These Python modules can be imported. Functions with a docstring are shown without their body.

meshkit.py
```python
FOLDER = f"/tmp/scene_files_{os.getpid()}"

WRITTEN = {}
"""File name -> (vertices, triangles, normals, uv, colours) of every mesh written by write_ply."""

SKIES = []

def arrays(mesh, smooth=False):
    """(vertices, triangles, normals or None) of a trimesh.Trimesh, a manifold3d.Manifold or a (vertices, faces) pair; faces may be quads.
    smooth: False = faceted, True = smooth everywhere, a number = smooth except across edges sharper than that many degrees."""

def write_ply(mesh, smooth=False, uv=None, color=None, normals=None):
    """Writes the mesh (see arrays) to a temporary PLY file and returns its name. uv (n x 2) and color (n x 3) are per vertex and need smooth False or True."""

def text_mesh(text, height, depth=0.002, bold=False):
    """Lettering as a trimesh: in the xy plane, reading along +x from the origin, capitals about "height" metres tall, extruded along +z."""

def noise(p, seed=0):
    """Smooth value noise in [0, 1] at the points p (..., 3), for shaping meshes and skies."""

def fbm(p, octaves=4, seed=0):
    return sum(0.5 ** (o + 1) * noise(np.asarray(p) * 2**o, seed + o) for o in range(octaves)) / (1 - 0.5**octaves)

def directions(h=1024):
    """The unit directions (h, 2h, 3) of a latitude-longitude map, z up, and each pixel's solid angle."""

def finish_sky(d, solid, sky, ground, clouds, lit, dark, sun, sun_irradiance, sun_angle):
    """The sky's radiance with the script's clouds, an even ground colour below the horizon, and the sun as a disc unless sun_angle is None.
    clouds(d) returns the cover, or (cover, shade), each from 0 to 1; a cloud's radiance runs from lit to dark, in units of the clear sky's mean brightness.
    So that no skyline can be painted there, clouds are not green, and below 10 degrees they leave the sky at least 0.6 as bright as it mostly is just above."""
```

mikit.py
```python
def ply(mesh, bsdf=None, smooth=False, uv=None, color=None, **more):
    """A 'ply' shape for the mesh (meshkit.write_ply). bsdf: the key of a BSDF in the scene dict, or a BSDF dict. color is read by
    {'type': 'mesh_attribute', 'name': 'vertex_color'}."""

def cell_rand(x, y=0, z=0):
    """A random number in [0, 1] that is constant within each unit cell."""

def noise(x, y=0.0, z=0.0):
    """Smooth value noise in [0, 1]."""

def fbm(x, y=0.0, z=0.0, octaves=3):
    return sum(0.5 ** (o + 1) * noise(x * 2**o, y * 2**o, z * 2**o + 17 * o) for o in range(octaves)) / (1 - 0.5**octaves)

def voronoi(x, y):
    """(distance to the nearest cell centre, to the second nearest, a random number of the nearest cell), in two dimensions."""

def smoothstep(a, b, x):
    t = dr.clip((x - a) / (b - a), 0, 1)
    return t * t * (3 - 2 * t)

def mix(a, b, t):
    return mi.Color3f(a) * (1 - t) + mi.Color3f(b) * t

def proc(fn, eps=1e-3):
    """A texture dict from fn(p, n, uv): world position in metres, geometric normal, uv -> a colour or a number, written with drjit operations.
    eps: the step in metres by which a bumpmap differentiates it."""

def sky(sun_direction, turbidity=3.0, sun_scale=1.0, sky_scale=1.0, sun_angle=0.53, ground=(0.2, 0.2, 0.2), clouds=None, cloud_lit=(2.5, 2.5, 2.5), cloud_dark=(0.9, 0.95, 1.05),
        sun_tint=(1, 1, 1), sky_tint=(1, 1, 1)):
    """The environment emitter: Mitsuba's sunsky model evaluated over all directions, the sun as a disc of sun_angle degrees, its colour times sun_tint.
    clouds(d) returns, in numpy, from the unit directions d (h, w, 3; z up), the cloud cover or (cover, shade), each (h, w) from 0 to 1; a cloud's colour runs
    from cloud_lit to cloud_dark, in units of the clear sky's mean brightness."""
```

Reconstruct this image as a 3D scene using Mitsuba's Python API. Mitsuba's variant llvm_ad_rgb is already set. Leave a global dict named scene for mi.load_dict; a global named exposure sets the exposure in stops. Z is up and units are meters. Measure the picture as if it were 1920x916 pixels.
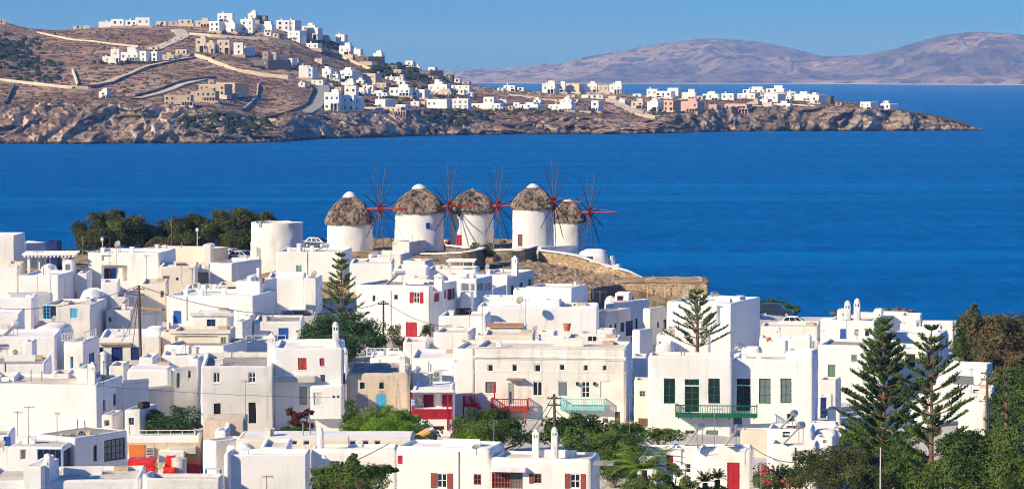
import math, random, zlib
import numpy as np, trimesh, mitsuba as mi, drjit as dr, mikit, meshkit
import manifold3d as m3
from mikit import proc, noise, fbm, voronoi, cell_rand, smoothstep, mix

random.seed(7); RNG = np.random.default_rng(7)
scene, labels = {}, {}
# ---------------------------------------------------------------- camera, sky, exposure
FPX, CX, CY, HZ, CAMZ = 5600.0, 960.0, 458.0, 140.0, 36.0          # a 19.5 degree lens on a hillside 36 m above the sea
PITCH = math.atan((CY - HZ) / FPX)
FWD = np.array([0, math.cos(PITCH), -math.sin(PITCH)]); UP = np.array([0, math.sin(PITCH), math.cos(PITCH)])
CAM = np.array([0, 0, CAMZ])
T = mi.ScalarTransform4f
scene['camera'] = {'type': 'perspective', 'fov': 2 * math.degrees(math.atan(960 / FPX)), 'fov_axis': 'x', 'near_clip': 1.0, 'far_clip': 60000.0,
    'to_world': T().look_at(origin=CAM.tolist(), target=(CAM + FWD * 100).tolist(), up=[0, 0, 1]),
    'medium': {'type': 'ref', 'id': 'haze_air'}}
SUN_AZ, SUN_EL = math.radians(51), math.radians(25)                # to the left and behind the camera
SUN = np.array([-math.sin(SUN_AZ) * math.cos(SUN_EL), -math.cos(SUN_AZ) * math.cos(SUN_EL), math.sin(SUN_EL)])
scene['daylight'] = mikit.sky(SUN.tolist(), turbidity=3, sun_tint=(0.91, 0.985, 1.07), sky_tint=(0.17, 0.50, 1.06), ground=(0.12, 0.16, 0.2))
exposure = 2.15
scene['haze_air'] = {'type': 'homogeneous', 'albedo': {'type': 'rgb', 'value': [0.88, 0.94, 0.98]}, 'sigma_t': {'type': 'rgb', 'value': [2.4e-5, 4.0e-5, 7.4e-5]}}

# ---------------------------------------------------------------- helpers
def ray(px, py):
    d = FWD + np.array([1, 0, 0]) * (px - CX) / FPX + UP * (CY - py) / FPX
    return d / d[1]
def P(px, py, D): return CAM + ray(px, py) * D                    # the point of the place seen at a pixel, D metres out
def px_of(p):
    v = np.asarray(p, float) - CAM
    t = v @ FWD
    return CX + FPX * v[..., 0] / t, CY - FPX * (v @ UP) / t
def key(k):
    if k not in scene and k not in labels and k not in USED: USED.add(k); return k
    n = 1
    while f'{k}_{n:03d}' in USED: n += 1
    USED.add(f'{k}_{n:03d}'); return f'{k}_{n:03d}'
USED = set()
def thing(name, label, cat, group=None):
    k = key(name); labels[k] = {'label': label, 'category': cat}
    if group: labels[k]['group'] = group
    return k
def part(k, name, mesh, mat, smooth=False, label=None, stuff=False):
    kk = key(k + '__' + name)
    if isinstance(mesh, tuple): mesh = trimesh.Trimesh(*mesh, process=False)
    if len(mesh.faces) == 0: print('EMPTY', kk, labels.get(k)); return kk
    scene[kk] = mikit.ply(mesh, mat, smooth=smooth)
    if label: labels.setdefault(kk, {})['label'] = label
    if stuff: labels.setdefault(kk, {})['kind'] = 'stuff'
    return kk
def struct(name, mesh, mat, smooth=False, kind='structure', label=None):
    k = key(name); scene[k] = mikit.ply(mesh, mat, smooth=smooth); labels[k] = {'kind': kind}
    if label: labels[k]['label'] = label
    return k
BOXF = np.array([[0,2,1],[1,2,3],[4,5,6],[5,7,6],[0,1,4],[1,5,4],[2,6,3],[3,6,7],[0,4,2],[2,4,6],[1,3,5],[3,7,5]])
def boxes(bl, f=None):
    """one mesh of axis boxes (x0,x1,y0,y1,z0,z1), each corner sent through f"""
    V, F = [], []
    for i, (a, b, c, d, e, g) in enumerate(bl):
        V += [(x, y, z) for x in (a, b) for y in (c, d) for z in (e, g)]; F.append(BOXF + 8 * i)
    V = np.array(V, float); F = np.vstack(F)
    if f is not None:
        V = f(V)
    m = trimesh.Trimesh(V, F, process=False)
    if m.volume < 0: m.faces = m.faces[:, ::-1]
    return m
def cat(ms): return trimesh.util.concatenate([m if isinstance(m, trimesh.Trimesh) else trimesh.Trimesh(*m, process=False) for m in ms])
def tube(pts, r, n=6, cap=True):
    pts = np.asarray(pts, float); r = np.broadcast_to(np.asarray(r, float), len(pts))
    t = np.gradient(pts, axis=0); t /= np.linalg.norm(t, axis=1, keepdims=True) + 1e-12
    ref = np.where(np.abs(t[:, 2:3]) < 0.9, [[0, 0, 1.0]], [[1.0, 0, 0]])
    a = np.cross(t, ref); a /= np.linalg.norm(a, axis=1, keepdims=True); b = np.cross(t, a)
    th = np.arange(n) * 2 * np.pi / n
    V = (pts[:, None] + r[:, None, None] * (np.cos(th)[None, :, None] * a[:, None] + np.sin(th)[None, :, None] * b[:, None])).reshape(-1, 3)
    F = []
    for i in range(len(pts) - 1):
        j = np.arange(n); k = (j + 1) % n
        F += [np.stack([i*n+j, (i+1)*n+j, (i+1)*n+k], 1), np.stack([i*n+j, (i+1)*n+k, i*n+k], 1)]
    if cap:
        j = np.arange(1, n - 1); F += [np.stack([0*j, j, j+1], 1), (len(pts)-1)*n + np.stack([0*j, j+1, j], 1)]
    return trimesh.Trimesh(V, np.vstack(F), process=False)
def lathe(prof, c, n=24, cap=True):
    """prof: (r, z) from the bottom up, about the vertical through c"""
    prof = np.asarray(prof, float); th = np.arange(n) * 2 * np.pi / n
    V = np.stack([c[0] + prof[:, :1] * np.cos(th), c[1] + prof[:, :1] * np.sin(th), c[2] + prof[:, 1:] + 0 * th], -1).reshape(-1, 3)
    F = []; j = np.arange(n); k = (j + 1) % n
    for i in range(len(prof) - 1):
        F += [np.stack([i*n+j, i*n+k, (i+1)*n+k], 1), np.stack([i*n+j, (i+1)*n+k, (i+1)*n+j], 1)]
    if cap:
        j = np.arange(1, n - 1); F += [np.stack([0*j, j+1, j], 1), (len(prof)-1)*n + np.stack([0*j, j, j+1], 1)]
    return trimesh.Trimesh(V, np.vstack(F), process=False)
def hsh(s): return zlib.crc32(str(s).encode()) / 2**32
def pl(pts):
    a = np.array(pts, float); return lambda x: np.interp(x, a[:, 0], a[:, 1])
from scipy.interpolate import PchipInterpolator
def pc(pts):
    a = np.array(pts, float); f = PchipInterpolator(a[:, 0], a[:, 1]); return lambda x: f(np.clip(x, a[0, 0], a[-1, 0]))
def sstep(a, b, x):
    t = np.clip((x - a) / (b - a), 0, 1); return t * t * (3 - 2 * t)

# ---------------------------------------------------------------- materials
def two(b): return {'type': 'twosided', 'bsdf': b}
def rgb(c): return {'type': 'rgb', 'value': list(map(float, c))} if isinstance(c, (tuple, list, np.ndarray)) else c
def mat(name, c, rough=0.7, spec=0.3, metal=0.0, bump=None, scale=0.02):
    b = {'type': 'principled', 'base_color': rgb(c), 'roughness': rough, 'specular': spec, 'metallic': metal}
    if bump is not None: b = {'type': 'bumpmap', 'height': proc(bump, 0.02), 'scale': scale, 'bsdf': b}
    scene[name] = two(b)
    return name
def plaster(name, base, stain, amount):
    def fn(p, n, uv):
        big = fbm(p.x * 0.35, p.y * 0.35, p.z * 0.35, octaves=3)
        streak = fbm(p.x * 2.6 + 9, p.y * 2.6, p.z * 0.28, octaves=3)
        fine = noise(p.x * 6, p.y * 6, p.z * 6)
        s = smoothstep(0.52, 0.85, streak) * 0.75 + smoothstep(0.45, 0.8, big) * 0.6 + 0.18 * fine
        return mix(base, stain, dr.clip(s * amount, 0, 1))
    mat(name, proc(fn), 0.9, 0.15, bump=lambda p, n, uv: fbm(p.x * 1.1, p.y * 1.1, p.z * 1.1, octaves=4), scale=0.05)
plaster('whitewash', (0.84, 0.83, 0.81), (0.62, 0.58, 0.52), 0.50)
plaster('whitewash_old', (0.79, 0.77, 0.73), (0.50, 0.46, 0.40), 0.6)
plaster('cream_plaster', (0.78, 0.71, 0.60), (0.58, 0.48, 0.37), 0.55)
plaster('grey_plaster', (0.60, 0.58, 0.55), (0.34, 0.32, 0.30), 0.75)
plaster('stained_render', (0.66, 0.55, 0.42), (0.20, 0.16, 0.13), 0.9)
plaster('roof_cream', (0.62, 0.57, 0.49), (0.38, 0.33, 0.28), 0.8)
plaster('roof_white', (0.76, 0.745, 0.72), (0.50, 0.47, 0.43), 0.7)
plaster('roof_grey', (0.33, 0.31, 0.29), (0.19, 0.18, 0.17), 0.8)
plaster('far_white', (0.84, 0.83, 0.80), (0.70, 0.67, 0.62), 0.3)
plaster('far_cream', (0.66, 0.56, 0.43), (0.48, 0.39, 0.29), 0.5)
plaster('far_stone', (0.50, 0.40, 0.29), (0.30, 0.24, 0.18), 0.7)
plaster('far_pink', (0.60, 0.41, 0.33), (0.42, 0.28, 0.22), 0.5)
plaster('far_dark_stone', (0.16, 0.14, 0.12), (0.08, 0.07, 0.07), 0.7)
def stone_fn(a, b, c, s):
    def fn(p, n, uv):
        u = p.x * 0.8 + p.y * 0.6
        f, g, r = voronoi(u * s, p.z * s * 1.25 + noise(u * 0.7, p.z * 0.7))
        joint = smoothstep(0.02, 0.16, g - f)
        return mix(c, mix(a, b, r), joint) * (0.75 + 0.5 * fbm(p.x * 2, p.y * 2, p.z * 2))
    return fn
mat('rubble_stone', proc(stone_fn((0.46, 0.33, 0.20), (0.62, 0.48, 0.32), (0.16, 0.11, 0.07), 2.6)), 0.9, 0.1)
mat('dark_rubble', proc(stone_fn((0.17, 0.14, 0.12), (0.27, 0.22, 0.18), (0.07, 0.06, 0.05), 2.6)), 0.9, 0.1)
mat('rock', proc(lambda p, n, uv: mix((0.20, 0.15, 0.11), (0.50, 0.38, 0.27), fbm(p.x * 0.9, p.y * 0.9, p.z * 1.3, octaves=4))), 0.9, 0.1)
mat('coast_rock', proc(lambda p, n, uv: mix((0.07, 0.05, 0.04), (0.24, 0.15, 0.10), fbm(p.x * 0.6, p.y * 0.6, p.z * 0.9, octaves=4))), 0.8, 0.2)
PAINT = {'white': (0.8, 0.79, 0.76), 'blue': (0.015, 0.10, 0.42), 'navy': (0.012, 0.03, 0.16), 'sky': (0.06, 0.42, 0.70), 'turq': (0.24, 0.60, 0.58), 'mint': (0.55, 0.75, 0.66),
    'red': (0.40, 0.014, 0.03), 'maroon': (0.20, 0.01, 0.03), 'green': (0.0, 0.12, 0.055), 'brick': (0.30, 0.06, 0.035), 'brown': (0.16, 0.09, 0.055), 'grey': (0.32, 0.32, 0.31),
    'dark': (0.02, 0.02, 0.022), 'black': (0.012, 0.012, 0.013), 'wood': (0.30, 0.19, 0.11), 'tan': (0.55, 0.42, 0.28), 'shut': (0.42, 0.05, 0.045), 'pale': (0.62, 0.60, 0.56),
    'orange': (0.75, 0.22, 0.05), 'plastic_red': (0.72, 0.03, 0.012), 'terracotta': (0.52, 0.20, 0.09), 'teal': (0.0, 0.26, 0.22), 'rust': (0.22, 0.09, 0.05), 'pole': (0.13, 0.085, 0.06),
    'spar': (0.11, 0.07, 0.06), 'mill_red': (0.40, 0.045, 0.04), 'gold': (0.62, 0.38, 0.10), 'greyblue': (0.14, 0.18, 0.24), 'leafgreen': (0.10, 0.28, 0.05)}
for k_, c_ in PAINT.items():
    mat('paint_' + k_, proc((lambda c: lambda p, n, uv: mi.Color3f(c) * (0.78 + 0.4 * fbm(p.x * 2.1, p.y * 2.1, p.z * 2.1)))(c_)) if k_ not in ('dark', 'black') else c_, 0.55, 0.35)
mat('glass_dark', (0.018, 0.022, 0.028), 0.08, 0.6)
mat('glass_pale', (0.16, 0.19, 0.21), 0.10, 0.6)
mat('metal', (0.62, 0.62, 0.62), 0.35, 0.5, 0.8)
mat('metal_dull', (0.34, 0.33, 0.32), 0.5, 0.5, 0.4)
mat('cable', (0.03, 0.03, 0.03), 0.6, 0.2)
# ---------------------------------------------------------------- sea, sky side, haze
def sea_col(p, n, uv):
    streak = fbm(p.x * 0.004 + 3, p.y * 0.05, 0.0, octaves=4)
    chop = fbm(p.x * 0.35, p.y * 0.12, 0.5, octaves=3)
    c = mix((0.0, 0.096, 0.335), (0.0, 0.150, 0.45), dr.clip(0.25 + smoothstep(0.35, 0.75, streak) * 0.35 + 1.7 * (chop - 0.5), 0, 1))
    return mix(c, (0.0, 0.20, 0.50), 0.4 * smoothstep(0.66, 0.80, fbm(p.x * 0.0025, p.y * 0.035 + 40, 2.0, octaves=3)))
mat('sea_water', proc(sea_col), 0.5, 0.004, bump=lambda p, n, uv: fbm(p.x * 0.55, p.y * 0.4, 0.0, octaves=4), scale=0.35)
struct('sea', (np.array([[-9000, 100, 0], [9000, 100, 0], [9000, 17000, 0], [-9000, 17000, 0.0]]), np.array([[0, 1, 2], [0, 2, 3]])), 'sea_water')

# ---------------------------------------------------------------- the headland across the bay and the far island
def grid_mesh(V):
    r, c = V.shape[:2]; i = np.arange(r * c).reshape(r, c)
    a, b, d, e = i[:-1, :-1].ravel(), i[:-1, 1:].ravel(), i[1:, 1:].ravel(), i[1:, :-1].ravel()
    return trimesh.Trimesh(V.reshape(-1, 3), np.vstack([np.stack([a, b, d], 1), np.stack([a, d, e], 1)]), process=False)
hl_water = pc([(-400, 272), (0,269), (400, 268), (500, 266.5), (610, 260), (700, 257), (900, 252), (1200, 250), (1400, 246), (1830, 244.5), (1850, 244)])
hl_cliff = pc([(-400, 208), (0, 207), (130, 201), (260, 205), (400, 217), (500, 238), (560, 222), (620, 216), (850, 210), (930, 222), (1000, 220), (1100, 222), (1190, 230), (1260, 218), (1400, 204), (1500, 203), (1650, 208), (1720, 216), (1790, 230), (1832, 243.6), (1850, 246)])
hl_crest = pc([(-400, 20), (0, 41), (60, 54), (110, 57), (190, 52), (290, 50), (400, 48), (480, 48), (560, 62), (640, 92), (700, 112), (760, 128), (830, 150), (900, 162), (960, 168), (1060, 173), (1200, 178), (1400, 184), (1560, 188), (1680, 205), (1760, 219), (1812, 234), (1835, 244), (1850, 247)])
def hl_D(px, t):
    D0 = CAMZ * FPX / (hl_water(px) - HZ); L = pl([(-400, 640), (500, 600), (800, 480), (950, 420), (1500, 320), (1700, 200), (1850, 90)])(px)
    return D0 + L * t
TC = 0.085
def hl_y(px, t):
    yw, yc, ys = hl_water(px), hl_cliff(px), hl_crest(px)
    a = np.clip(t / TC, 0, 1); b = np.clip((t - TC) / (1 - TC), 0, 1)
    return np.where(t < TC, yw + (yc - yw) * a ** 0.8, yc + (ys - yc) * b ** 0.92)
def hl_at(px, py):
    """the point of the bare headland seen at a pixel"""
    ts = np.linspace(0.0, 1, 600); ys = hl_y(px, ts); t = float(np.interp(-py, -ys, ts)); return P(px, py, float(hl_D(px, t)))
cols = np.concatenate([np.arange(-400, -60, 8.0), np.arange(-60, 1851, 2.0)])
ts = np.concatenate([np.linspace(-0.02, TC, 34)[:-1], TC + (1 - TC) * np.linspace(0, 1, 100) ** 1.15])
PXg, Tg = np.meshgrid(cols, ts)
Dg = hl_D(PXg, Tg); Yg = hl_y(PXg, np.maximum(Tg, 0))
R = ray(0, 0)
def Pv(px, py, D):
    d = FWD + (px[..., None] - CX) / FPX * np.array([1, 0, 0]) + (CY - py[..., None]) / FPX * UP
    return CAM + d / d[..., 1:2] * D[..., None]
V = Pv(PXg, Yg, Dg); V[Tg < 0, 2] = -3
q = V * [0.05, 0.026, 0.036] + 3 * (meshkit.fbm(V * 0.02, 3, 77)[..., None] - .5)
rn = 1 - 2 * np.abs(meshkit.fbm(q, 5, 3) - 0.5); rn2 = 1 - 2 * np.abs(meshkit.fbm(V * 0.12, 3, 9) - 0.5)
edge = np.clip((Tg + 0.02) / 0.03, 0, 1) * sstep(1850, 1790, PXg); cl = sstep(TC * 2.4, TC * 0.8, Tg) * edge
gul = meshkit.fbm(np.stack([PXg * 0.022 + V[..., 2] * .05, 0 * PXg, Tg * 14], -1), 4, 21) - 0.5
V[..., 1] += cl * ((0.62 - rn) * 40 + gul * 26 + (meshkit.fbm(V * [.16, .1, .2], 4, 55) - .5) * 12)
V[..., 2] += cl * np.maximum(V[..., 2], 0) * 0.10 * (rn2 - 0.6) * 3 + (1 - cl) * edge * sstep(1.0, 0.9, Tg) * ((meshkit.fbm(V * 0.03, 4, 5) - 0.5) * 2.0 + (meshkit.fbm(V * 0.25, 3, 6) - 0.5) * .7)
back = V[-1:].copy(); back2 = back.copy(); back[..., 1] += 90; back[..., 2] -= 6; back2[..., 1] += 420; back2[..., 2] = -4
V = np.concatenate([V, back, back2])
def land_col(p, n, uv):
    a = fbm(p.x * 0.012, p.y * 0.012, 1.0, octaves=4); b = fbm(p.x * 0.22, p.y * 0.22, p.z * 0.2, octaves=3); s = noise(p.x * 0.55, p.y * 0.3, p.z * 0.5)
    c = mix((0.21, 0.138, 0.095), (0.37, 0.26, 0.18), smoothstep(0.3, 0.7, a))
    c = mix(c, (0.075, 0.05, 0.038), smoothstep(0.46, 0.60, b) * 0.85)
    c = mix(c, (0.46, 0.36, 0.26), smoothstep(0.78, 0.93, s) * 0.7)
    r = fbm(p.x * 0.10 + p.z * 0.12, p.y * 0.05, p.z * 0.16, octaves=5)
    rock = mix((0.13, 0.11, 0.09), (0.58, 0.48, 0.37), smoothstep(0.34, 0.74, r))
    rock = mix(rock, (0.05, 0.042, 0.038), smoothstep(2.2, 0.4, p.z))
    g = dr.select(p.z < 24, mi.Float(1), mi.Float(0)) * smoothstep(0.93, 0.72, n.z)
    return mix(c, rock, dr.clip(g, 0, 1))
mat('headland_ground', proc(land_col), 0.95, 0.05)
struct('headland', grid_mesh(V), 'headland_ground', smooth=40)
# scrub over the headland: low thorn bushes nobody could count
def blobs(cs, rs, zs=0.7):
    ico = trimesh.creation.icosphere(0); V0, F0 = np.array(ico.vertices), np.array(ico.faces)
    n = len(cs); j = 1 + 0.35 * (RNG.random((n, len(V0), 1)) - 0.5) * 2
    W = V0[None] * j * (rs[:, None, None] * [1, 1, zs]) + cs[:, None]
    return trimesh.Trimesh(W.reshape(-1, 3), (F0[None] + np.arange(n)[:, None, None] * len(V0)).reshape(-1, 3), process=False)
mat('scrub_leaf', proc(lambda p, n, uv: mix((0.055, 0.045, 0.032), (0.15, 0.10, 0.07), noise(p.x * 0.3, p.y * 0.3, p.z))), 0.95, 0.05)
mat('green_scrub', proc(lambda p, n, uv: mix((0.018, 0.028, 0.018), (0.05, 0.065, 0.03), noise(p.x * 0.4, p.y * 0.4, p.z))), 0.95, 0.05)
ri = RNG.integers(34, len(ts) - 2, 15000); ci = RNG.integers(0, len(cols), 15000)
keep = meshkit.fbm(V[ri, ci] * 0.03, 3, 12) + 0.35 * RNG.random(15000) > 0.60
ri, ci = ri[keep], ci[keep]
struct('scrub', blobs(V[ri, ci] + (RNG.random((len(ri), 3)) - 0.5) * [3, 8, 0], 0.45 + 0.95 * RNG.random(len(ri)) ** 2, 0.65), 'scrub_leaf', kind='stuff', label='low brown thorn scrub over the headland slopes')
def hl_patch(x0, x1, y0, y1, n, r0, r1):
    c = []
    for _ in range(n):
        a = random.random() * 2 * math.pi; s = math.sqrt(random.random())
        c.append(hl_at((x0 + x1) / 2 + (x1 - x0) / 2 * s * math.cos(a), (y0 + y1) / 2 + (y1 - y0) / 2 * s * math.sin(a)))
    return np.array(c), r0 + (r1 - r0) * RNG.random(n)
cb = []
for x_ in np.arange(-60, 1840, 2.2):
    for _ in range(2 if random.random() < .6 else 1): t_ = -.004 + .05 * random.random() ** 2; cb.append(Pv(np.array([x_]), np.array([float(hl_y(x_, max(t_, 0)))]), np.array([float(hl_D(x_, t_))]))[0] + [0, -3, .3])
struct('cliff_boulders', blobs(np.array(cb), .5 + 2.0 * RNG.random(len(cb)) ** 2.5, .8), 'headland_ground', kind='stuff', label='boulders at the foot of the headland cliffs')
# ---- far island, haze
is_crest = pc([(300, 150), (600, 146), (760, 139), (850, 133), (950, 128), (1050, 119), (1100, 107), (1150, 99), (1210, 88), (1290, 76), (1340, 73), (1400, 77), (1470, 88), (1560, 106), (1610, 104), (1660, 96), (1720, 79), (1780, 65), (1830, 60), (1890, 63), (1960, 72), (2100, 96), (2400, 120), (2900, 150)])
icol = np.arange(300, 2901, 3.0); its = np.linspace(-0.02, 1, 110)
PXi, Ti = np.meshgrid(icol, its)
ysh = pl([(300, 155), (1500, 157.5), (1920, 159.5), (2900, 159)])
Di = CAMZ * FPX / (ysh(PXi) - HZ) + 1700 * Ti
pr = np.clip(Ti, 0, 1); low = pl([(0, 0), (0.03, 0.1), (0.4, 0.32), (0.75, 0.72), (1, 1)])(pr)
Yi = ysh(PXi) + (is_crest(PXi) - ysh(PXi)) * low
Vi = Pv(PXi, Yi, Di); Vi[Ti < 0, 2] = -4
ed = np.clip(Ti * 12, 0, 1) * sstep(1.0, 0.93, Ti)
rdg = 1 - 2 * np.abs(meshkit.fbm(Vi * [0.0028, 0.0014, 0] + 3, 5, 31) - 0.5)
Vi[..., 2] += ed * ((rdg - 0.72) * 90 * sstep(1.0, .7, Ti) + (meshkit.fbm(Vi * 0.014, 4, 32) - 0.5) * 34) * np.clip(Vi[..., 2] / 60, .12, 1)
Vi[..., 2] += sstep(0.93, 1, Ti) * (meshkit.fbm(Vi * 0.008, 4, 33) - 0.5) * 8
bk = Vi[-1:].copy(); bk[..., 1] += 1500; bk[..., 2] = -5
def isl_col(p, n, uv):
    a = fbm(p.x * 0.0016, p.y * 0.0016, 0.3, octaves=5); b = fbm(p.x * 0.02, p.y * 0.012, p.z * 0.02, octaves=4)
    f, g, r = voronoi(p.x * 0.0024 + a, p.y * 0.0012)
    c = mix((0.085, 0.07, 0.055), (0.29, 0.23, 0.17), smoothstep(0.38, 0.62, a) * 0.7 + 0.3 * r)
    c = mix(c, (0.04, 0.032, 0.028), smoothstep(0.45, 0.62, b) * 0.8)
    c = mix((0.06, 0.05, 0.04), c, smoothstep(0.0, 0.035, g - f))
    return mix((0.40, 0.34, 0.28), c, smoothstep(1.0, 4.0, p.z))
mat('island_ground', proc(isl_col), 0.95, 0.05)
struct('far_island', grid_mesh(np.concatenate([Vi, bk])), 'island_ground', smooth=50)
scene['haze'] = {'type': 'cube', 'to_world': T().translate([0, 8000, 125]).scale([9500, 9500, 131]), 'bsdf': {'type': 'null'}, 'interior': {'type': 'ref', 'id': 'haze_air'}}
labels['haze'] = {'kind': 'stuff', 'label': 'thin blue haze over the bay'}

# ---------------------------------------------------------------- the town's ground: a gentle slope up to the mill knoll, rocks at the water
gr_slope = pc([(-700, 0.057), (970, 0.057), (1040, 0.052), (1180, 0.042), (1320, 0.028), (1400, 0.008), (1500, 0.003), (2600, 0.002)])
gr_dmax = pc([(-700, 362), (470, 366), (600, 398), (2600, 398)])
gr_base = pl([(-700, 3.4), (1100, 3.4), (1400, 4.2), (2600, 4.2)])
gr_coast = pc([(-700, 446), (700, 446), (960, 440), (1060, 432), (1140, 410), (1190, 400), (1350, 402), (1430, 408), (1600, 408), (1660, 404), (2600, 402)])
def ground_z(px, D):
    D_ = np.minimum(D, gr_dmax(px))
    z = gr_base(px) + gr_slope(px) * (D_ - 235)
    z = z - 2.0 * sstep(1085, 1110, px) * sstep(1350, 1330, px) * sstep(373, 368, D) * sstep(335, 352, D)
    c = gr_coast(px)
    return z * sstep(c, c - 22, D) - 3.0 * sstep(c - 12, c + 8, D)
gc = np.arange(-700, 2601, 10.0); gd = np.concatenate([np.arange(120, 340, 4.0), np.arange(340, 476, 1.0)])
PXt, Dt = np.meshgrid(gc, gd)
Vt = np.stack([(PXt - CX) / FPX * Dt, Dt, ground_z(PXt, Dt)], -1)
Vt[..., 2] += (meshkit.fbm(Vt * 0.25, 4, 41) - 0.5) * sstep(385, 410, Dt) * 1.6 * sstep(1400, 1330, PXt) + (meshkit.fbm(Vt * 0.9, 4, 42) - 0.5) * 0.9 * sstep(330, 370, Dt) * sstep(1400, 1330, PXt)
def town_col(p, n, uv):
    a = fbm(p.x * 0.3, p.y * 0.3, 0.0, octaves=4)
    b = fbm(p.x * 1.3, p.y * 0.8, 0.0, octaves=4)
    dirt = mix(mix((0.22, 0.155, 0.095), (0.42, 0.31, 0.20), a), (0.14, 0.11, 0.06), smoothstep(0.52, 0.68, b) * 0.7)
    pave = mix((0.36, 0.34, 0.32), (0.56, 0.545, 0.52), a)
    knoll = dr.maximum(smoothstep(342, 350, p.y) * smoothstep(29, 24, p.x), dr.maximum(smoothstep(0.146, 0.156, p.x / p.y), smoothstep(-0.178, -0.186, p.x / p.y)))
    return mix(mix(pave, dirt, knoll), (0.10, 0.065, 0.045), smoothstep(3.0, 1.2, p.z))
mat('town_ground', proc(town_col), 0.95, 0.1)
struct('ground', grid_mesh(Vt), 'town_ground', smooth=50)
# ---------------------------------------------------------------- houses
OUTLINE = []
def rounded(W, L, z0, z1, r, seg=8):
    """a block with softly rounded upright and top edges, X 0..W, Y 0..L"""
    r = min(r, W * 0.45, L * 0.45, (z1 - z0) * 0.9); ps = []
    for x in (r, W - r):
        for y in (r, L - r):
            ps.append(m3.Manifold.sphere(r, seg).translate([x, y, z1 - r]))
            ps.append(m3.Manifold.cylinder(0.05, r, r, seg).translate([x, y, z0]))
    return m3.Manifold.batch_hull(ps)
def mbox(x0, x1, y0, y1, z0, z1): return m3.Manifold.cube([x1 - x0, y1 - y0, z1 - z0]).translate([x0, y0, z0])
def man_mesh(m):
    o = m.to_mesh(); return trimesh.Trimesh(np.array(o.vert_properties[:, :3], float), np.array(o.tri_verts), process=False)

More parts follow.
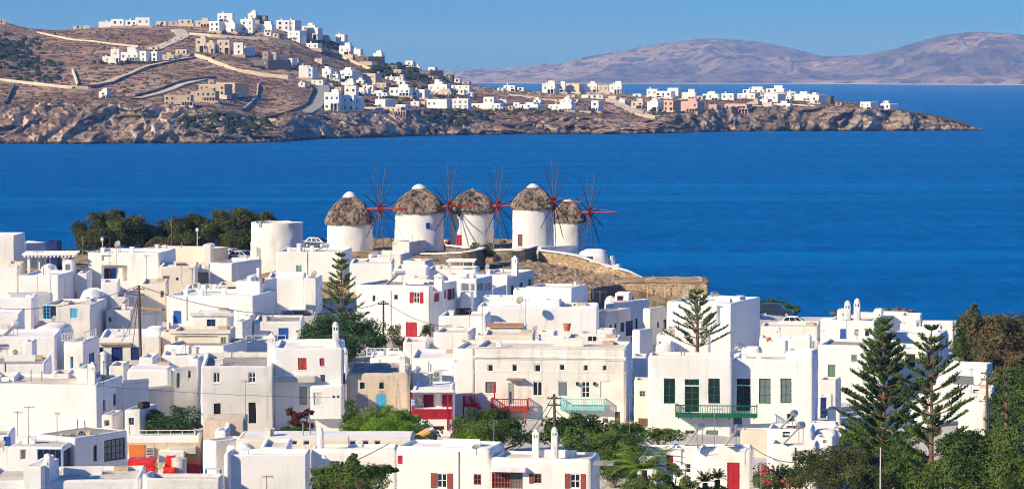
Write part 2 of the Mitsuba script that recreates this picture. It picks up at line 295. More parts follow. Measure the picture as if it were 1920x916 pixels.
class Face:
    """an upright plane with u to the right as seen from outside, v = height and n outwards"""
    def __init__(s, O, e, nrm): s.O, s.e, s.n = np.asarray(O, float), np.asarray(e, float), np.asarray(nrm, float)
    def uv(s, px, py, n=0.0):
        d = ray(px, py); t = ((s.O + s.n * n - CAM) @ s.n) / (d @ s.n); p = CAM + d * t
        return (p - s.O) @ s.e, p[2]
    def rect(s, x0, x1, y0, y1, n=0.0):
        ym, xm = (y0 + y1) / 2, (x0 + x1) / 2
        return s.uv(x0, ym, n)[0], s.uv(x1, ym, n)[0], s.uv(xm, y1, n)[1], s.uv(xm, y0, n)[1]
    def map(s, V):
        V = np.asarray(V, float); return s.O * [1, 1, 0] + V[..., :1] * s.e + V[..., 1:2] * s.n + V[..., 2:3] * np.array([0, 0, 1.0])
    def boxes(s, bl): return boxes(bl, s.map)          # each (u0,u1,n0,n1,v0,v1)

class House:
    def __init__(s, label, *a, name='house', cat='house', group=None, **k):
        s.k = thing(name, label, cat, group)
        if a: s.block(*a, **k)
    def block(s, x0, x1, x2, yt, D, f=(), yaw=None, L=7.0, r=0.16, mat='whitewash', roof='roof_cream', par=0.32, pt=0.28, yb=None, rough=0.035, wname='wall'):
        C = P(x1, yt, D); z1 = C[2]; q0, q2 = (x0 - CX) / FPX, (x2 - CX) / FPX
        if yaw is None:
            yaw = max(-5.0, math.degrees(math.asin(min(0.85, (x2 - x1) / FPX * D / L)) + math.atan(q2))) if x2 > x1 else (hsh((x0, x1, yt)) - 0.5) * 3 + math.degrees(math.atan(max(q2, q0 * .5)))
        a = math.radians(yaw); ca, sa = math.cos(a), math.sin(a)
        W = (C[0] - q0 * D) / (ca + q0 * sa)
        if x2 > x1: L = max(2.0, (q2 * D - C[0]) / (sa - q2 * ca))
        z0 = float(P(x1, yb, D)[2]) if yb else float(min(ground_z(x0, D), ground_z(x1, D))) - 1.0
        if z0 > z1 - 0.3: z0 = z1 - 2.0
        e_r, e_b, n_f, n_s = np.array([ca, -sa, 0]), np.array([sa, ca, 0]), np.array([-sa, -ca, 0]), np.array([ca, -sa, 0])
        O = C - e_r * W; s.C, s.W, s.L, s.z0, s.z1, s.yaw = C, W, L, z0, z1, yaw
        s.F = Face(O, e_r, n_f); s.S = Face(C, e_b, n_s); s.D, s.roofz = D, z1 - par
        pt = min(pt, W * .25, L * .25); M = rounded(W, L, z0, z1, r)
        if par > 0: M = M - mbox(pt, W - pt, pt, L - pt, z1 - par, z1 + 1)
        cuts = []
        for ft in f:
            kind = ft[0]
            if kind.lower() in ('w', 'd', 'dk', 'sh', 'wo', 'niche'):
                face = s.S if kind.isupper() else s.F; u0, u1, v0, v1 = face.rect(*ft[1:5])
                dep = {'dk': 0.7, 'niche': ft[5] if kind.lower() == 'niche' else 1}.get(kind.lower(), 0.2)
                if face is s.F: cuts.append(mbox(u0, u1, -1, dep, v0, v1))
                else: cuts.append(mbox(W - dep, W + 1, u0, u1, v0, v1))
        if cuts: M = M - m3.Manifold.batch_boolean(cuts, m3.OpType.Add)
        m = man_mesh(M.refine_to_length(1.6))
        v = m.vertices.copy()
        w3 = np.stack([meshkit.noise(v * 0.9 + O * 0.37 + 17 * i, 5) for i in range(3)], -1) - 0.5
        v = v + w3 * rough * 2
        m.vertices = O * [1, 1, 0] + v[:, :1] * e_r + v[:, 1:2] * e_b + v[:, 2:] * np.array([0, 0, 1.0])
        s.wall = part(s.k, wname, m, mat, smooth=38)
        if par > 0:
            zr = z1 - par + 0.05
            rm = boxes([(pt - 0.06, W - pt + 0.06, pt - 0.06, L - pt + 0.06, zr - 0.12, zr)])
            rm.vertices = O * [1, 1, 0] + rm.vertices[:, :1] * e_r + rm.vertices[:, 1:2] * e_b + rm.vertices[:, 2:] * np.array([0, 0, 1.0])
            part(s.k, 'roof', rm, roof)
            if D < 420 and W * L > 14 and L > 3:
                w3 = lambda m_: setattr(m_, 'vertices', O * [1, 1, 0] + m_.vertices[:, :1] * e_r + m_.vertices[:, 1:2] * e_b + m_.vertices[:, 2:] * np.array([0, 0, 1.0])) or m_
                for i in range(1 + int(W * L / 22)):
                    h_ = lambda j: hsh((x0, yt, i, j)); X = .8 + (W - 1.6) * h_(0); Y = L * .35 + (L * .55) * h_(1)
                    if h_(2) < .3: part(s.k, 'roof_vent', w3(boxes([(X - .22, X + .22, Y - .2, Y + .2, zr - .02, zr + .45 + .5 * h_(3)), (X - .3, X + .3, Y - .28, Y + .28, zr + .452 + .5 * h_(3), zr + .52 + .5 * h_(3))])), mat)
                    elif h_(2) < .5: part(s.k, 'roof_pipe', w3(tube([(X, Y, zr - .02), (X, Y, zr + .7 + .7 * h_(3))], .05, 6)), ['metal_dull', 'paint_pale', 'paint_rust'][int(3 * h_(4))])
                    elif h_(2) < .72: q = .5 + 1.3 * h_(3); part(s.k, 'roof_kerb', w3(boxes([(max(.4, X - q), min(W - .4, X + q), Y - .1, Y + .1, zr - .02, zr + .25 + .3 * h_(4))])), mat)
                    elif h_(2) < .86: part(s.k, 'roof_hatch', w3(boxes([(X - .5, X + .5, Y - .4, Y + .4, zr - .02, zr + .3)])), ['paint_pale', 'paint_grey', 'paint_tan', 'paint_brown'][int(4 * h_(4))])
        for ft in f: s.feature(*ft)
        return s
    def opening(s, face, name, u0, u1, v0, v1, col, nv, nh, glass='glass_dark', n0=-0.17):
        t = min(0.08, (u1 - u0) * 0.14); b = []
        b += [(u0, u0 + t, n0, n0 + 0.09, v0, v1), (u1 - t, u1, n0, n0 + 0.09, v0, v1), (u0 + t, u1 - t, n0, n0 + 0.09, v0, v0 + t), (u0 + t, u1 - t, n0, n0 + 0.09, v1 - t, v1)]
        for i in range(nv):
            c = u0 + (u1 - u0) * (i + 1) / (nv + 1); b.append((c - t * .45, c + t * .45, n0 + 0.01, n0 + 0.07, v0 + t, v1 - t))
        for i in range(nh):
            c = v0 + (v1 - v0) * (i + 1) / (nh + 1); b.append((u0 + t, u1 - t, n0 + 0.013, n0 + 0.067, c - t * .35, c + t * .35))
        w = part(s.k, name, face.boxes(b), 'paint_' + col)
        part(w, 'pane', face.boxes([(u0 + t * .5, u1 - t * .5, n0 + 0.02, n0 + 0.035, v0 + t * .5, v1 - t * .5)]), glass)
        return w
    def leafs(s, face, parent, name, u0, u1, v0, v1, col, n, n0, th=0.05, slats=True):
        """n board leaves side by side, each with rails proud of the panel"""
        w = (u1 - u0) / n
        for i in range(n):
            a, b = u0 + i * w + 0.012, u0 + (i + 1) * w - 0.012; st = min(0.09, (b - a) * .2)
            bl = [(a, b, n0, n0 + th * .6, v0, v1), (a, a + st, n0 + th * .6 - .005, n0 + th, v0, v1), (b - st, b, n0 + th * .6 - .005, n0 + th, v0, v1)]
            for c in (v0, v0 + (v1 - v0) * .48, v1 - st): bl.append((a + st, b - st, n0 + th * .6 - .006, n0 + th - .002, c, c + st))
            part(parent, name, face.boxes(bl), 'paint_' + col)
    def feature(s, kind, *a):
        face = s.S if kind.isupper() else s.F; kd = kind.lower()
        if kd in ('w', 'wo'):
            u0, u1, v0, v1 = face.rect(*a[:4]); col = a[4] if len(a) > 4 else 'white'
            nv, nh = (a[5], a[6]) if len(a) > 6 and kd == 'w' else (1, 1)
            w = s.opening(face, 'window', u0, u1, v0, v1, col, nv, nh, a[7] if kd == 'w' and len(a) > 7 else 'glass_dark')
            part(w, 'sill', face.boxes([(u0 - .06, u1 + .06, -.1, .07, v0 - .07, v0 + .003)]), 'whitewash')
            if kd == 'wo':
                sw = (u1 - u0) * (a[6] if len(a) > 6 else 0.55)
                for x in (u0 - sw - .02, u1 + .02): s.leafs(face, w, 'shutter', x, x + sw, v0, v1, a[5], 1, 0.03)
        elif kd == 'sh':
            u0, u1, v0, v1 = face.rect(*a[:4]); w = part(s.k, 'window', face.boxes([(u0, u1, -.195, -.16, v0, v1)]), 'paint_dark')
            s.leafs(face, w, 'shutter', u0, u1, v0, v1, a[4], a[5] if len(a) > 5 else 2, -0.15)
            part(w, 'sill', face.boxes([(u0 - .06, u1 + .06, -.1, .07, v0 - .07, v0 + .003)]), 'whitewash')
        elif kd == 'd':
            u0, u1, v0, v1 = face.rect(*a[:4]); d = part(s.k, 'door', face.boxes([(u0, u1, -.195, -.15, v0, v1), (u0, u0 + .07, -.15, -.05, v0, v1), (u1 - .07, u1, -.15, -.05, v0, v1), (u0 + .07, u1 - .07, -.15, -.05, v1 - .07, v1)]), 'paint_' + a[4])
            s.leafs(face, d, 'panel', u0 + .07, u1 - .07, v0, v1 - .07, a[4], a[5] if len(a) > 5 else 2, -0.145)
        elif kd == 'dk':
            u0, u1, v0, v1 = face.rect(*a[:4]); part(s.k, 'window', face.boxes([(u0, u1, -.695, -.6, v0, v1)]), 'paint_' + (a[4] if len(a) > 4 else 'dark'))
        elif kd == 'ch': s.chimney(*a)
        elif kd == 'slab': part(s.k, a[6] if len(a) > 6 else 'canopy', face.boxes([(*face.rect(*a[:4], a[4])[:2], 0.002, a[4], *face.rect(*a[:4], a[4])[2:])]), a[5])
        elif kd == 'box':
            x0, x1, y0, y1, nf, nb, m_, nm = a; u0, u1, v0, v1 = face.rect(x0, x1, y0, y1, nf)
            part(s.k, nm, face.boxes([(u0, u1, nb, nf, v0, v1)]), m_)
        elif kd == 'pipe':
            u, v1 = face.uv(a[0], a[1]); _, v0 = face.uv(a[0], a[2])
            part(s.k, 'drain_pipe', tube(face.map([(u, .08, v0), (u, .08, v1)]), .05), 'paint_' + a[3])
        elif kd == 'rail': s.railing(face, s.k, *a)
        elif kd == 'balc':
            x0, x1, y0, y1, ys, col, out, n = a[:8]; u0, u1, v0, v1 = face.rect(x0, x1, y0, y1, out); _, vs = face.uv((x0 + x1) / 2, ys, out)
            b = part(s.k, 'balcony', face.boxes([(u0, u1, 0.002, out, vs, v0)] + [(u0 + (u1 - u0) * t - .05, u0 + (u1 - u0) * t + .05, 0.002, out - .1, vs - .14, vs + .003) for t in np.linspace(.04, .96, 7)]), 'paint_' + (a[8] if len(a) > 8 else col))
            s.rails(face, b, u0, u1, v0, v1, col, out - .05, n, True)
    def railing(s, face, k, x0, x1, y0, y1, col, out, n, sides=False):
        u0, u1, v0, v1 = face.rect(x0, x1, y0, y1, out); r = part(k, 'railing', face.boxes([(u0, u1, out - .03, out + .03, v1 - .06, v1)]), 'paint_' + col)
        s.rails(face, r, u0, u1, v0, v1 - .06, col, out, n, sides, top=False)
    def rails(s, face, k, u0, u1, v0, v1, col, out, n, sides, top=True):
        c = 'paint_' + col
        if top: part(k, 'rail', face.boxes([(u0, u1, out - .045, out + .045, v1 - .08, v1)]), c)
        part(k, 'rail', face.boxes([(u0, u1, out - .03, out + .03, v0 + .06, v0 + .12)]), c)
        for i in range(n):
            u = u0 + .04 + (u1 - u0 - .08) * i / max(1, n - 1); w = .045 if i in (0, n - 1) else .024
            part(k, 'baluster', face.boxes([(u - w, u + w, out - w, out + w, v0 + .002, v1 - .02)]), c)
        if sides:
            for u in (u0 + .04, u1 - .04):
                part(k, 'side_rail', face.boxes([(u - .04, u + .04, 0.01, out - .05, v1 - .078, v1 - .004), (u - .03, u + .03, .01, out - .05, v0 + .062, v0 + .118)] + [(u - .022, u + .022, t - .022, t + .022, v0, v1 - .05) for t in np.arange(.15, out - .1, .16)]), c)
    def chimney(s, px, y0, y1, wpx, style='p', back=0.5, m='whitewash'):
        F = s.F; u, v1 = F.uv(px, y0, -back); _, v0 = F.uv(px, y1, -back); v0 -= 0.3
        w = wpx / FPX * s.D / 2; c = F.map(np.array([(u, -back - w, 0)]))[0]; h = v1 - v0
        if style == 'r':
            ch = part(s.k, 'chimney', lathe([(w, 0), (w * .95, h * .86), (w * 1.25, h * .88), (w * 1.25, h * .92), (w * .7, h * .96), (.01, h)], c + [0, 0, v0], 12), m, 40); return
        cap = min(h * .3, w * 2.4); zc = v1 - cap
        M = m3.Manifold.hull_points([[x * w * f, y * w * f, z] for x in (-1, 1) for y in (-1, 1) for z, f in ((v0, 1.0), (zc + cap * .42, .93))])
        M = M + m3.Manifold.hull_points([[x * w * 1.12, y * w * 1.12, zc + cap * t] for x in (-1, 1) for y in (-1, 1) for t in (.38, .48)] + [[x * w * .12, y * w * .12, v1] for x in (-1, 1) for y in (-1, 1)]) if style == 'p' else M + m3.Manifold.sphere(w * 1.0, 14).scale([1, 1, cap * .6 / w]).translate([0, 0, zc + cap * .4])
        if style in 'pb':
            hw = w * .26
            for sx in (-.42, .42):
                M = M - mbox(sx * w - hw, sx * w + hw, -2 * w, 2 * w, zc - cap * .15, zc + cap * .28) - mbox(-2 * w, 2 * w, sx * w - hw, sx * w + hw, zc - cap * .15, zc + cap * .28)
        m_ = man_mesh(M); R_ = np.column_stack([F.e, -F.n, [0, 0, 1]]); m_.vertices = m_.vertices @ R_.T + c * [1, 1, 0]
        part(s.k, 'chimney', m_, m, 38)
# ---------------------------------------------------------------- the town, from the mill knoll down to the front
WO, CR, GP, RC, RW, RG = 'whitewash_old', 'cream_plaster', 'grey_plaster', 'roof_cream', 'roof_white', 'roof_grey'
H = House
# -- left, back rows
H('blank tall white house cut by the left edge before the sea', -70, 27, 46, 441, 372, roof=RW)
h = H('white building with a navy blue end wall at the water', 12, 46, 84, 455, 390, yaw=48, roof=RW); h.block(84.3, 109, 115, 452, 388, yaw=2, L=5, mat='paint_navy', roof=RW, wname='blue_wall')
h = H('white terrace house under a pergola left of the blue doors', 33, 110, 141, 516, 338, [('pipe', 120, 520, 560, 'wood')], roof=RW, L=9)
h.block(141.5, 164, 164, 512, 346, L=6)
h.block(72, 104, 108, 497, 349, [('dk', 81, 95, 507, 518, 'greyblue')], r=.9, L=5, par=0)
h.block(121, 136, 141, 487, 350, [('w', 122, 132, 495, 508, 'grey', 0, 0, 'glass_pale')], L=4)
h.feature('box', 41, 143, 475, 478.5, -1.5, -7, 'whitewash', 'pergola_roof')
for u in range(14): h.feature('box', 44 + u * 7, 46.2 + u * 7, 479, 482.5, -1.3, -7, 'whitewash', 'pergola_beam')
for x, b in ((51, 516), (117, 512)): h.feature('box', x, x + 5, 482, 520, -2, -2.4, 'whitewash', 'post')
for x in (72, 92): h.feature('box', x, x + 3, 482, 506, -6, -6.3, 'whitewash', 'post')
h = H('low white house with a cream ledge at the left edge below the blank house', -70, 33, 36, 501, 345, L=5, roof=RW); h.block(-70, 40, 47, 494, 352, L=4, mat=CR)
h = H('white house with navy doors in a recessed loggia', 163, 298, 329, 474, 352, [('niche', 190, 239, 497, 528, 1.6), ('niche', 190, 209, 478, 489, .3)], L=9, roof=RW)
h.feature('box', 194, 202, 503, 527, -1.45, -1.58, 'paint_navy', 'door'); h.feature('box', 208, 218, 503, 527, -1.45, -1.58, 'paint_blue', 'door'); h.feature('box', 202, 208, 503, 527, -1.5, -1.59, 'paint_dark', 'doorway')
h.feature('box', 222, 229, 499, 527, -.6, -1.59, 'whitewash', 'pillar')
h = H('long low cream parapet house at the top of the town below the trees', 262, 396, 428, 467, 378, L=6, mat=CR, roof=RW); h.block(379, 396, 402, 458, 377, L=3)
h = H('cream house with drying racks on its wall left of the lane', 298, 368, 371, 499, 346, [('dk', 330, 335, 520, 525, 'navy'), ('dk', 305, 318, 517, 524, 'grey')], mat=CR, roof=RW, L=6)
h = H('white house with a long shaded side wall below the stub tower', 392, 435, 490, 493, 350, L=9, roof=RW)
h.block(366, 392, 393, 504, 352, [('niche', 370, 391, 510, 532, 1.8)], mat=WO, L=5)
h = H('cream house with a tiny window behind the wooden pole', 262, 312, 315, 532, 331, [('dk', 301, 307, 545, 557, 'grey')], mat=CR, roof=RC, L=7)
h = H('white dormer house with a pointed gable cap', 188, 221, 224, 529, 327, L=4, r=.1); h.feature('ch', 193, 521, 535, 8, 'p', .4)
h = H('white barrel vaulted roof left of the gabled dormer', 145, 196, 200, 545, 324, r=1.1, L=6, par=0)
h = H('white curved end building with a long shaded wall at the left', 2, 13, 100, 549, 330, yaw=60, r=.5, roof=RG)
h = H('low white stepped house at the left edge under the curved wall', -60, 36, 44, 589, 305, L=7, roof=RW); h.block(-60, 30, 34, 604, 298, L=4, mat=WO)
h = H('white house with turquoise shutters and a glazed corner', 77, 170, 199, 571, 311, [('w', 80, 94, 572, 598, 'sky', 1, 3), ('w', 94, 105, 573, 598, 'navy', 1, 2), ('sh', 132, 145, 577, 596, 'sky')], L=8, mat=WO, roof=RC)
h = H('white house with a timber porch beside the pole', 196, 246, 260, 581, 316, [('dk', 203, 209, 594, 603, 'grey')], mat=WO, roof=RC, L=5)
h.block(258, 262, 303, 583, 314, yaw=40, mat=WO, L=5, roof=RC); h.feature('slab', 248, 304, 576, 580, .4, 'paint_wood')
h.feature('DK', 272, 278, 586, 603); h.feature('DK', 283, 292, 588, 616, 'pale')
h = H('white rooftop house with air conditioners and a glazed cabin', 345, 405, 408, 541, 327, L=5, roof=RW)
h.block(407, 444, 447, 534, 329, [('w', 411, 424, 537, 551, 'pale', 0, 0, 'glass_pale'), ('w', 427, 443, 537, 551, 'brown', 1, 0)], L=4, mat=CR)
h = H('long white house with one blue window and a stepped shaded end', 310, 475, 519, 555, 316, [('sh', 325, 340, 582, 606, 'blue'), ('pipe', 350, 556, 600, 'pale')], L=10, roof=RW)
h.block(440, 488, 519, 527, 323, L=6, roof=RW); h.block(464, 478, 483, 516, 326, L=2.4); h.feature('ch', 484, 501, 530, 7, 'r', .6)
h = H('white annex with a blue four pane window under a slab roof', 358, 427, 437, 590, 306, [('w', 388, 404, 598, 613, 'blue', 1, 1)], L=6, roof=RW, par=.1); h.feature('slab', 356, 437, 586, 592, .25, 'roof_white')
h = H('plain white house with a boxy shaded wing below the mills', 500, 570, 573, 520, 336, L=7, roof=RW); h.block(569, 593, 604, 521, 334, L=5)
h = H('wide white house with a small turquoise window under the thatched mills', 516, 642, 660, 472, 364, [('w', 555, 566, 497, 511, 'turq', 1, 1, 'glass_pale'), ('pipe', 576, 474, 515, 'pale')], L=9, roof=RC)
h.feature('ch', 561, 456, 474, 11, 'r', 2)
h = H('white house with an arched blue door and a railed terrace', 474, 566, 570, 602, 309, [('d', 522, 541, 614, 634, 'blue')], L=7, roof=RG)
h.block(461, 556, 560, 641, 302, L=6, mat='whitewash', roof=RW); h.feature('rail', 461, 536, 628, 641, 'white', -.2, 6)
h = H('low grey roofed shed between the white house and the pine', 520, 590, 594, 592, 321, L=6, mat=GP, roof='roof_grey')
h = H('white house with a corner cornice and small green window at left', 305, 420, 462, 648, 287, L=8, roof=RG); h.block(318, 430, 440, 622, 293, [('w', 414, 424, 631, 646, 'grey', 1, 0, 'glass_pale'), ('niche', 328, 410, 629, 646, .25)], L=6, mat=CR)
h.feature('slab', 316, 432, 620, 625, .2, 'cream_plaster'); h.block(300, 425, 427, 665, 283, L=4)
# -- left, middle rows
h = H('white house with a solar heater and an air conditioner at the left edge', -60, 104, 114, 630, 288, L=7, roof=RW)
h = H('white barrel vault with a small arched window behind the railed roof', 58, 118, 139, 611, 300, r=.9, L=5, par=0); h.feature('W', 127, 134, 618, 625, 'blue', 0, 0)
h = H('white house with a railed roof terrace and a blue side door', 116, 157, 185, 641, 288, [('D', 167, 177, 661, 686, 'blue'), ('dk', 131, 137, 668, 690, 'sky')], L=6, roof=RW)
h.feature('rail', 116, 157, 624, 640, 'pale', -.2, 9); h.feature('RAIL', 158, 180, 618, 636, 'pale', -.2, 6)
h = H('white house with three navy shuttered doors behind the pole', 184, 300, 304, 632, 299, [('sh', 185, 194, 650, 676, 'navy', 1), ('sh', 209, 230, 650, 677, 'navy'), ('sh', 245, 261, 650, 675, 'navy')], L=7, mat=WO, roof=RW)
h.feature('slab', 184, 243, 642, 645, .5, 'paint_tan')
h = H('small white roof house with a square pier', 258, 288, 297, 670, 279, L=4, roof=RW)
h = H('small white hut with potted plants on its roof', 201, 233, 240, 685, 272, L=3.5, mat=WO, roof=RC); h.feature('ch', 193, 658, 705, 11, 'r', .3)
h = H('low white house with a rusty pipe at the far left', -60, 84, 94, 682, 271, L=7, mat='whitewash', roof=RG)
h = H('low white house above the stained wall', 235, 318, 325, 691, 262, r=.3, L=3.5, roof=RW, par=.1)
h = H('large blank white house front with a slim chimney', -60, 182, 228, 721, 250, [('W', 212, 218, 737, 760, 'grey', 0, 0), ('W', 193, 198, 748, 770, 'grey', 0, 0)], L=8, roof=RC)
h.feature('ch', 171, 678, 722, 13, 'p', .5); h.block(140, 166, 176, 690, 254, L=3)
h = H('white house in shade with a peaked wall beside the blank front', 226, 230, 276, 712, 256, yaw=50, L=7, roof=RW)
h = H('grey stained house wall above the dark shrubs', 262, 276, 326, 727, 258, yaw=44, mat=GP, roof=RW)
h = H('white house with two slit windows left of the grey house', 316, 326, 370, 690, 263, [('W', 331, 337, 699, 726, 'greyblue', 0, 0), ('W', 353, 358, 694, 708, 'greyblue', 0, 0)], yaw=40, roof=RG)
h = H('small shaded outhouse with a black tank on its roof', 229, 263, 292, 767, 243, [('W', 274, 279, 776, 792, 'navy', 0, 0), ('w', 241, 251, 782, 796, 'greyblue', 1, 1)], L=4, mat=WO, roof=RG)
h = H('small white lean-to at the foot of the blank white house', 186, 212, 228, 777, 244, [('dk', 195, 205, 787, 798, 'grey')], L=3, mat=WO)
h = H('grey white house with two upper windows and two dark doors', 374, 512, 514, 685, 257, [('w', 400, 413, 697, 717, 'white', 1, 0), ('w', 466, 480, 697, 717, 'white', 1, 1), ('d', 401, 414, 755, 786, 'black', 1), ('d', 466, 480, 754, 793, 'black', 1)], mat=WO, roof='roof_grey', L=7, par=.5)
h = H('white house with red shutters and a concrete awning', 512, 642, 646, 652, 260, [('sh', 559, 575, 670, 693, 'shut'), ('sh', 599, 608, 671, 686, 'shut', 1), ('dk', 600, 609, 702, 716, 'grey'), ('d', 561, 576, 724, 758, 'grey', 1)], L=7, roof=RW)
h.block(580, 642, 645, 723, 258.6, [('sh', 588, 604, 735, 760, 'pale'), ('dk', 624, 628, 740, 745), ('dk', 632, 636, 740, 745)], L=1.6, par=0, yb=785)
h.block(617, 641, 644, 640, 260.5, L=3, r=.5, par=0); h.feature('ch', 629, 603, 646, 12, 'b', .4); h.feature('ch', 647, 651, 692, 10, 'b', -.3); h.feature('ch', 508, 624, 684, 15, 'p', .4)
h.block(512, 592, 592, 705, 258.8, L=1.5, par=0, yb=716, r=.12, mat=GP, wname='awning')
h = H('roofless looking brown stone house with a turquoise door', 648, 768, 772, 698, 261.2, [('w', 675, 684, 716, 729, 'greyblue', 0, 0), ('w', 711, 720, 716, 729, 'greyblue', 0, 0), ('d', 669, 690, 738, 764, 'grey', 2), ('d', 706, 723, 739, 768, 'sky', 2)], mat='stained_render', roof=RG, L=8, r=.35)
h.feature('ch', 754, 660, 700, 11, 'p', .5)
h = H('white house with a dark red veranda front', 772, 850, 853, 732, 258, [('niche', 775, 848, 738, 766, 1.6), ('dk', 809, 833, 798, 806, 'maroon')], L=7, roof=RW, par=.15)
h.feature('box', 773, 848, 766, 785, .06, .0, 'paint_red', 'parapet'); [h.feature('box', x, x + 1.2, 767, 784, .09, .055, 'paint_maroon', 'batten') for x in (792, 815, 836)]
h.feature('box', 794, 813, 738, 766, -1.4, -1.58, 'paint_maroon', 'door'); h.feature('box', 829, 847, 738, 766, -1.4, -1.58, 'paint_maroon', 'door'); h.feature('box', 772, 774, 736, 785, .05, -.05, 'paint_red', 'post'); h.feature('box', 838, 841, 738, 806, .16, .07, 'paint_red', 'post'); h.feature('box', 846.5, 848.5, 738, 806, .12, .03, 'paint_red', 'post')
h.feature('slab', 770, 851, 731, 735, .35, 'whitewash')
h = H('white upper house with a sloping dark pipe over the red veranda', 768, 860, 866, 671, 276, L=9, roof=RW); h.block(770, 850, 852, 700, 268, L=7, roof=RW)
h = H('small white flat house with a railed terrace beside the stone house', 690, 756, 760, 668, 283, L=6, r=.5, roof=RW); h.feature('rail', 687, 748, 652, 668, 'white', -.2, 8); h.block(755, 800, 803, 641, 287, L=5)
# -- middle
h = H('white house with red shuttered windows and tall red doors', 667, 805, 857, 536, 317, [('w', 698, 704, 553, 565, 'pale', 0, 0), ('w', 739, 746, 552, 561, 'brown', 0, 0), ('wo', 775, 787, 547, 568, 'white', 'red', .55), ('SH', 814, 824, 549, 565, 'red', 1), ('SH', 833, 837, 542, 559, 'maroon', 1), ('WO', 842, 848, 541, 561, 'maroon', 'maroon', .5), ('d', 761, 782, 603, 637, 'red', 2), ('pipe', 733, 545, 620, 'pale')], L=9, roof=RG)
h.feature('ch', 821, 512, 540, 16, 'p', 1.2); h.feature('ch', 758, 529, 546, 9, 'b', .4)
h = H('white house with a glazed veranda above the lane', 856, 894, 924, 522, 329, [('w', 864, 880, 530, 546, 'white', 0, 0, 'glass_pale'), ('w', 882, 891, 531, 546, 'white', 0, 0, 'glass_pale'), ('W', 895, 907, 529, 545, 'white', 1, 0, 'glass_pale'), ('W', 909, 921, 529, 545, 'white', 1, 0, 'glass_pale')], L=6, roof=RC)
h.block(850, 890, 898, 560, 326, L=4, roof=RW)
h = H('white house with a tall tiled chimney and a shaded end of dark doors', 880, 952, 1002, 515, 347, [('W', 990, 996, 523, 545, 'greyblue', 0, 0), ('W', 974, 980, 529, 550, 'greyblue', 0, 0), ('W', 958, 963, 535, 560, 'greyblue', 0, 0)], L=10, roof=RC); h.feature('ch', 964, 479, 512, 11, 'p', .9)
h.block(897, 925, 950, 540, 338, L=6, roof=RW)
h = H('white house with a roof canopy on thin posts', 800, 892, 900, 505, 352, L=7, roof=RC); h.feature('box', 836, 890, 488, 491, -1, -5, 'whitewash', 'canopy'); [h.feature('box', x, x + 1.6, 491, 508, -1.2, -1.32, 'whitewash', 'post') for x in (840, 868, 886)]
h = H('blank white house right of the tall pine top', 655, 735, 739, 493, 352, L=9, roof=RC); h.block(738, 800, 806, 503, 347, L=6)
h = H('low white house below the annexe of the first thatched mill', 690, 752, 771, 477, 368, L=6, mat=WO, roof=RC)
h = H('low cream annexe beside the broadest mill', 735, 768, 803, 453, 390, L=6, mat=WO, roof=RC)
h = H('white roof house with water boxes below the mill terrace', 755, 798, 812, 489, 362, L=5, roof=RC)
h = H('white cube house with a black water tank', 822, 910, 920, 592, 303, L=6, roof=RC)
h = H('white plain house block with a grey lean-to roof', 812, 878, 892, 623, 288, L=6, mat=WO, roof=RC); h.block(890, 906, 909, 628, 286, L=3)
h = H('long white blank house wall left of the street of blue shutters', 895, 1120, 1124, 575, 309, [('dk', 1075, 1079, 570, 573)], L=7, roof=RW)
h.block(985, 1072, 1103, 539, 316, L=6, roof=RC); h.block(962, 990, 992, 543, 319, L=4); h.feature('ch', 1079, 527, 556, 6, 'r', 0.3)
h = H('white shed with a corrugated tile awning', 912, 986, 988, 612, 300, L=4, roof=RW); h.feature('slab', 913, 982, 606, 611, .8, 'paint_terracotta'); h.feature('slab', 913, 982, 611.5, 613, .85, 'roof_cream')
h = H('white house with navy shutters along the shaded street', 1135, 1150, 1219, 567, 325, [('W', 1190, 1196, 597, 621, 'navy', 0, 0), ('W', 1205, 1211, 593, 617, 'navy', 0, 0)], yaw=38, roof=RW)
h.block(1110, 1135, 1184, 583, 316, [('SH', 1163, 1171, 604, 622, 'navy', 1), ('SH', 1173, 1188, 601, 629, 'navy', 2), ('W', 1152, 1156, 606, 620, 'navy', 0, 0), ('W', 1143, 1147, 608, 630, 'greyblue', 0, 0)], yaw=36, mat=WO, roof=RW)
h.block(1185, 1200, 1226, 618, 306, yaw=30, L=2, par=.5)
h = H('small white chapel like house with a red window', 1153, 1180, 1186, 549, 334, [('w', 1157, 1169, 554, 563, 'red', 0, 0)], L=3, par=0); h.block(1134, 1154, 1156, 556, 335, r=1.0, par=0, L=3)
h = H('pinkish white house with a dark red side door in the lane', 1205, 1219, 1251, 578, 320, [('W', 1244, 1250, 598, 619, 'maroon', 0, 0), ('W', 1232, 1236, 603, 614, 'greyblue', 0, 0)], yaw=30, mat=WO, roof=RC)
h = H('tall white cube house with a broad shaded wall at right', 1250, 1371, 1427, 568, 312, [('niche', 1343, 1356, 573, 613, .5)], L=10, roof=RW); h.block(1369, 1388, 1400, 556, 316, L=2.5)
h = H('rounded white roof with three air conditioners', 1230, 1262, 1266, 640, 296, r=.6, L=5, roof=RW); h.block(1232, 1330, 1334, 628, 299, L=4)
h = H('low white roof house behind the classical facade', 1002, 1060, 1064, 640, 282, L=6, mat=WO, roof=RW); h.block(1060, 1160, 1166, 634, 284, [('w', 1101, 1120, 629, 646, 'white', 1, 0)], L=5, mat=WO)
h = H('white cube house with a small blue shadowed gable on the classical roof', 905, 1000, 1004, 628, 285, L=7, mat=CR, roof=RC)
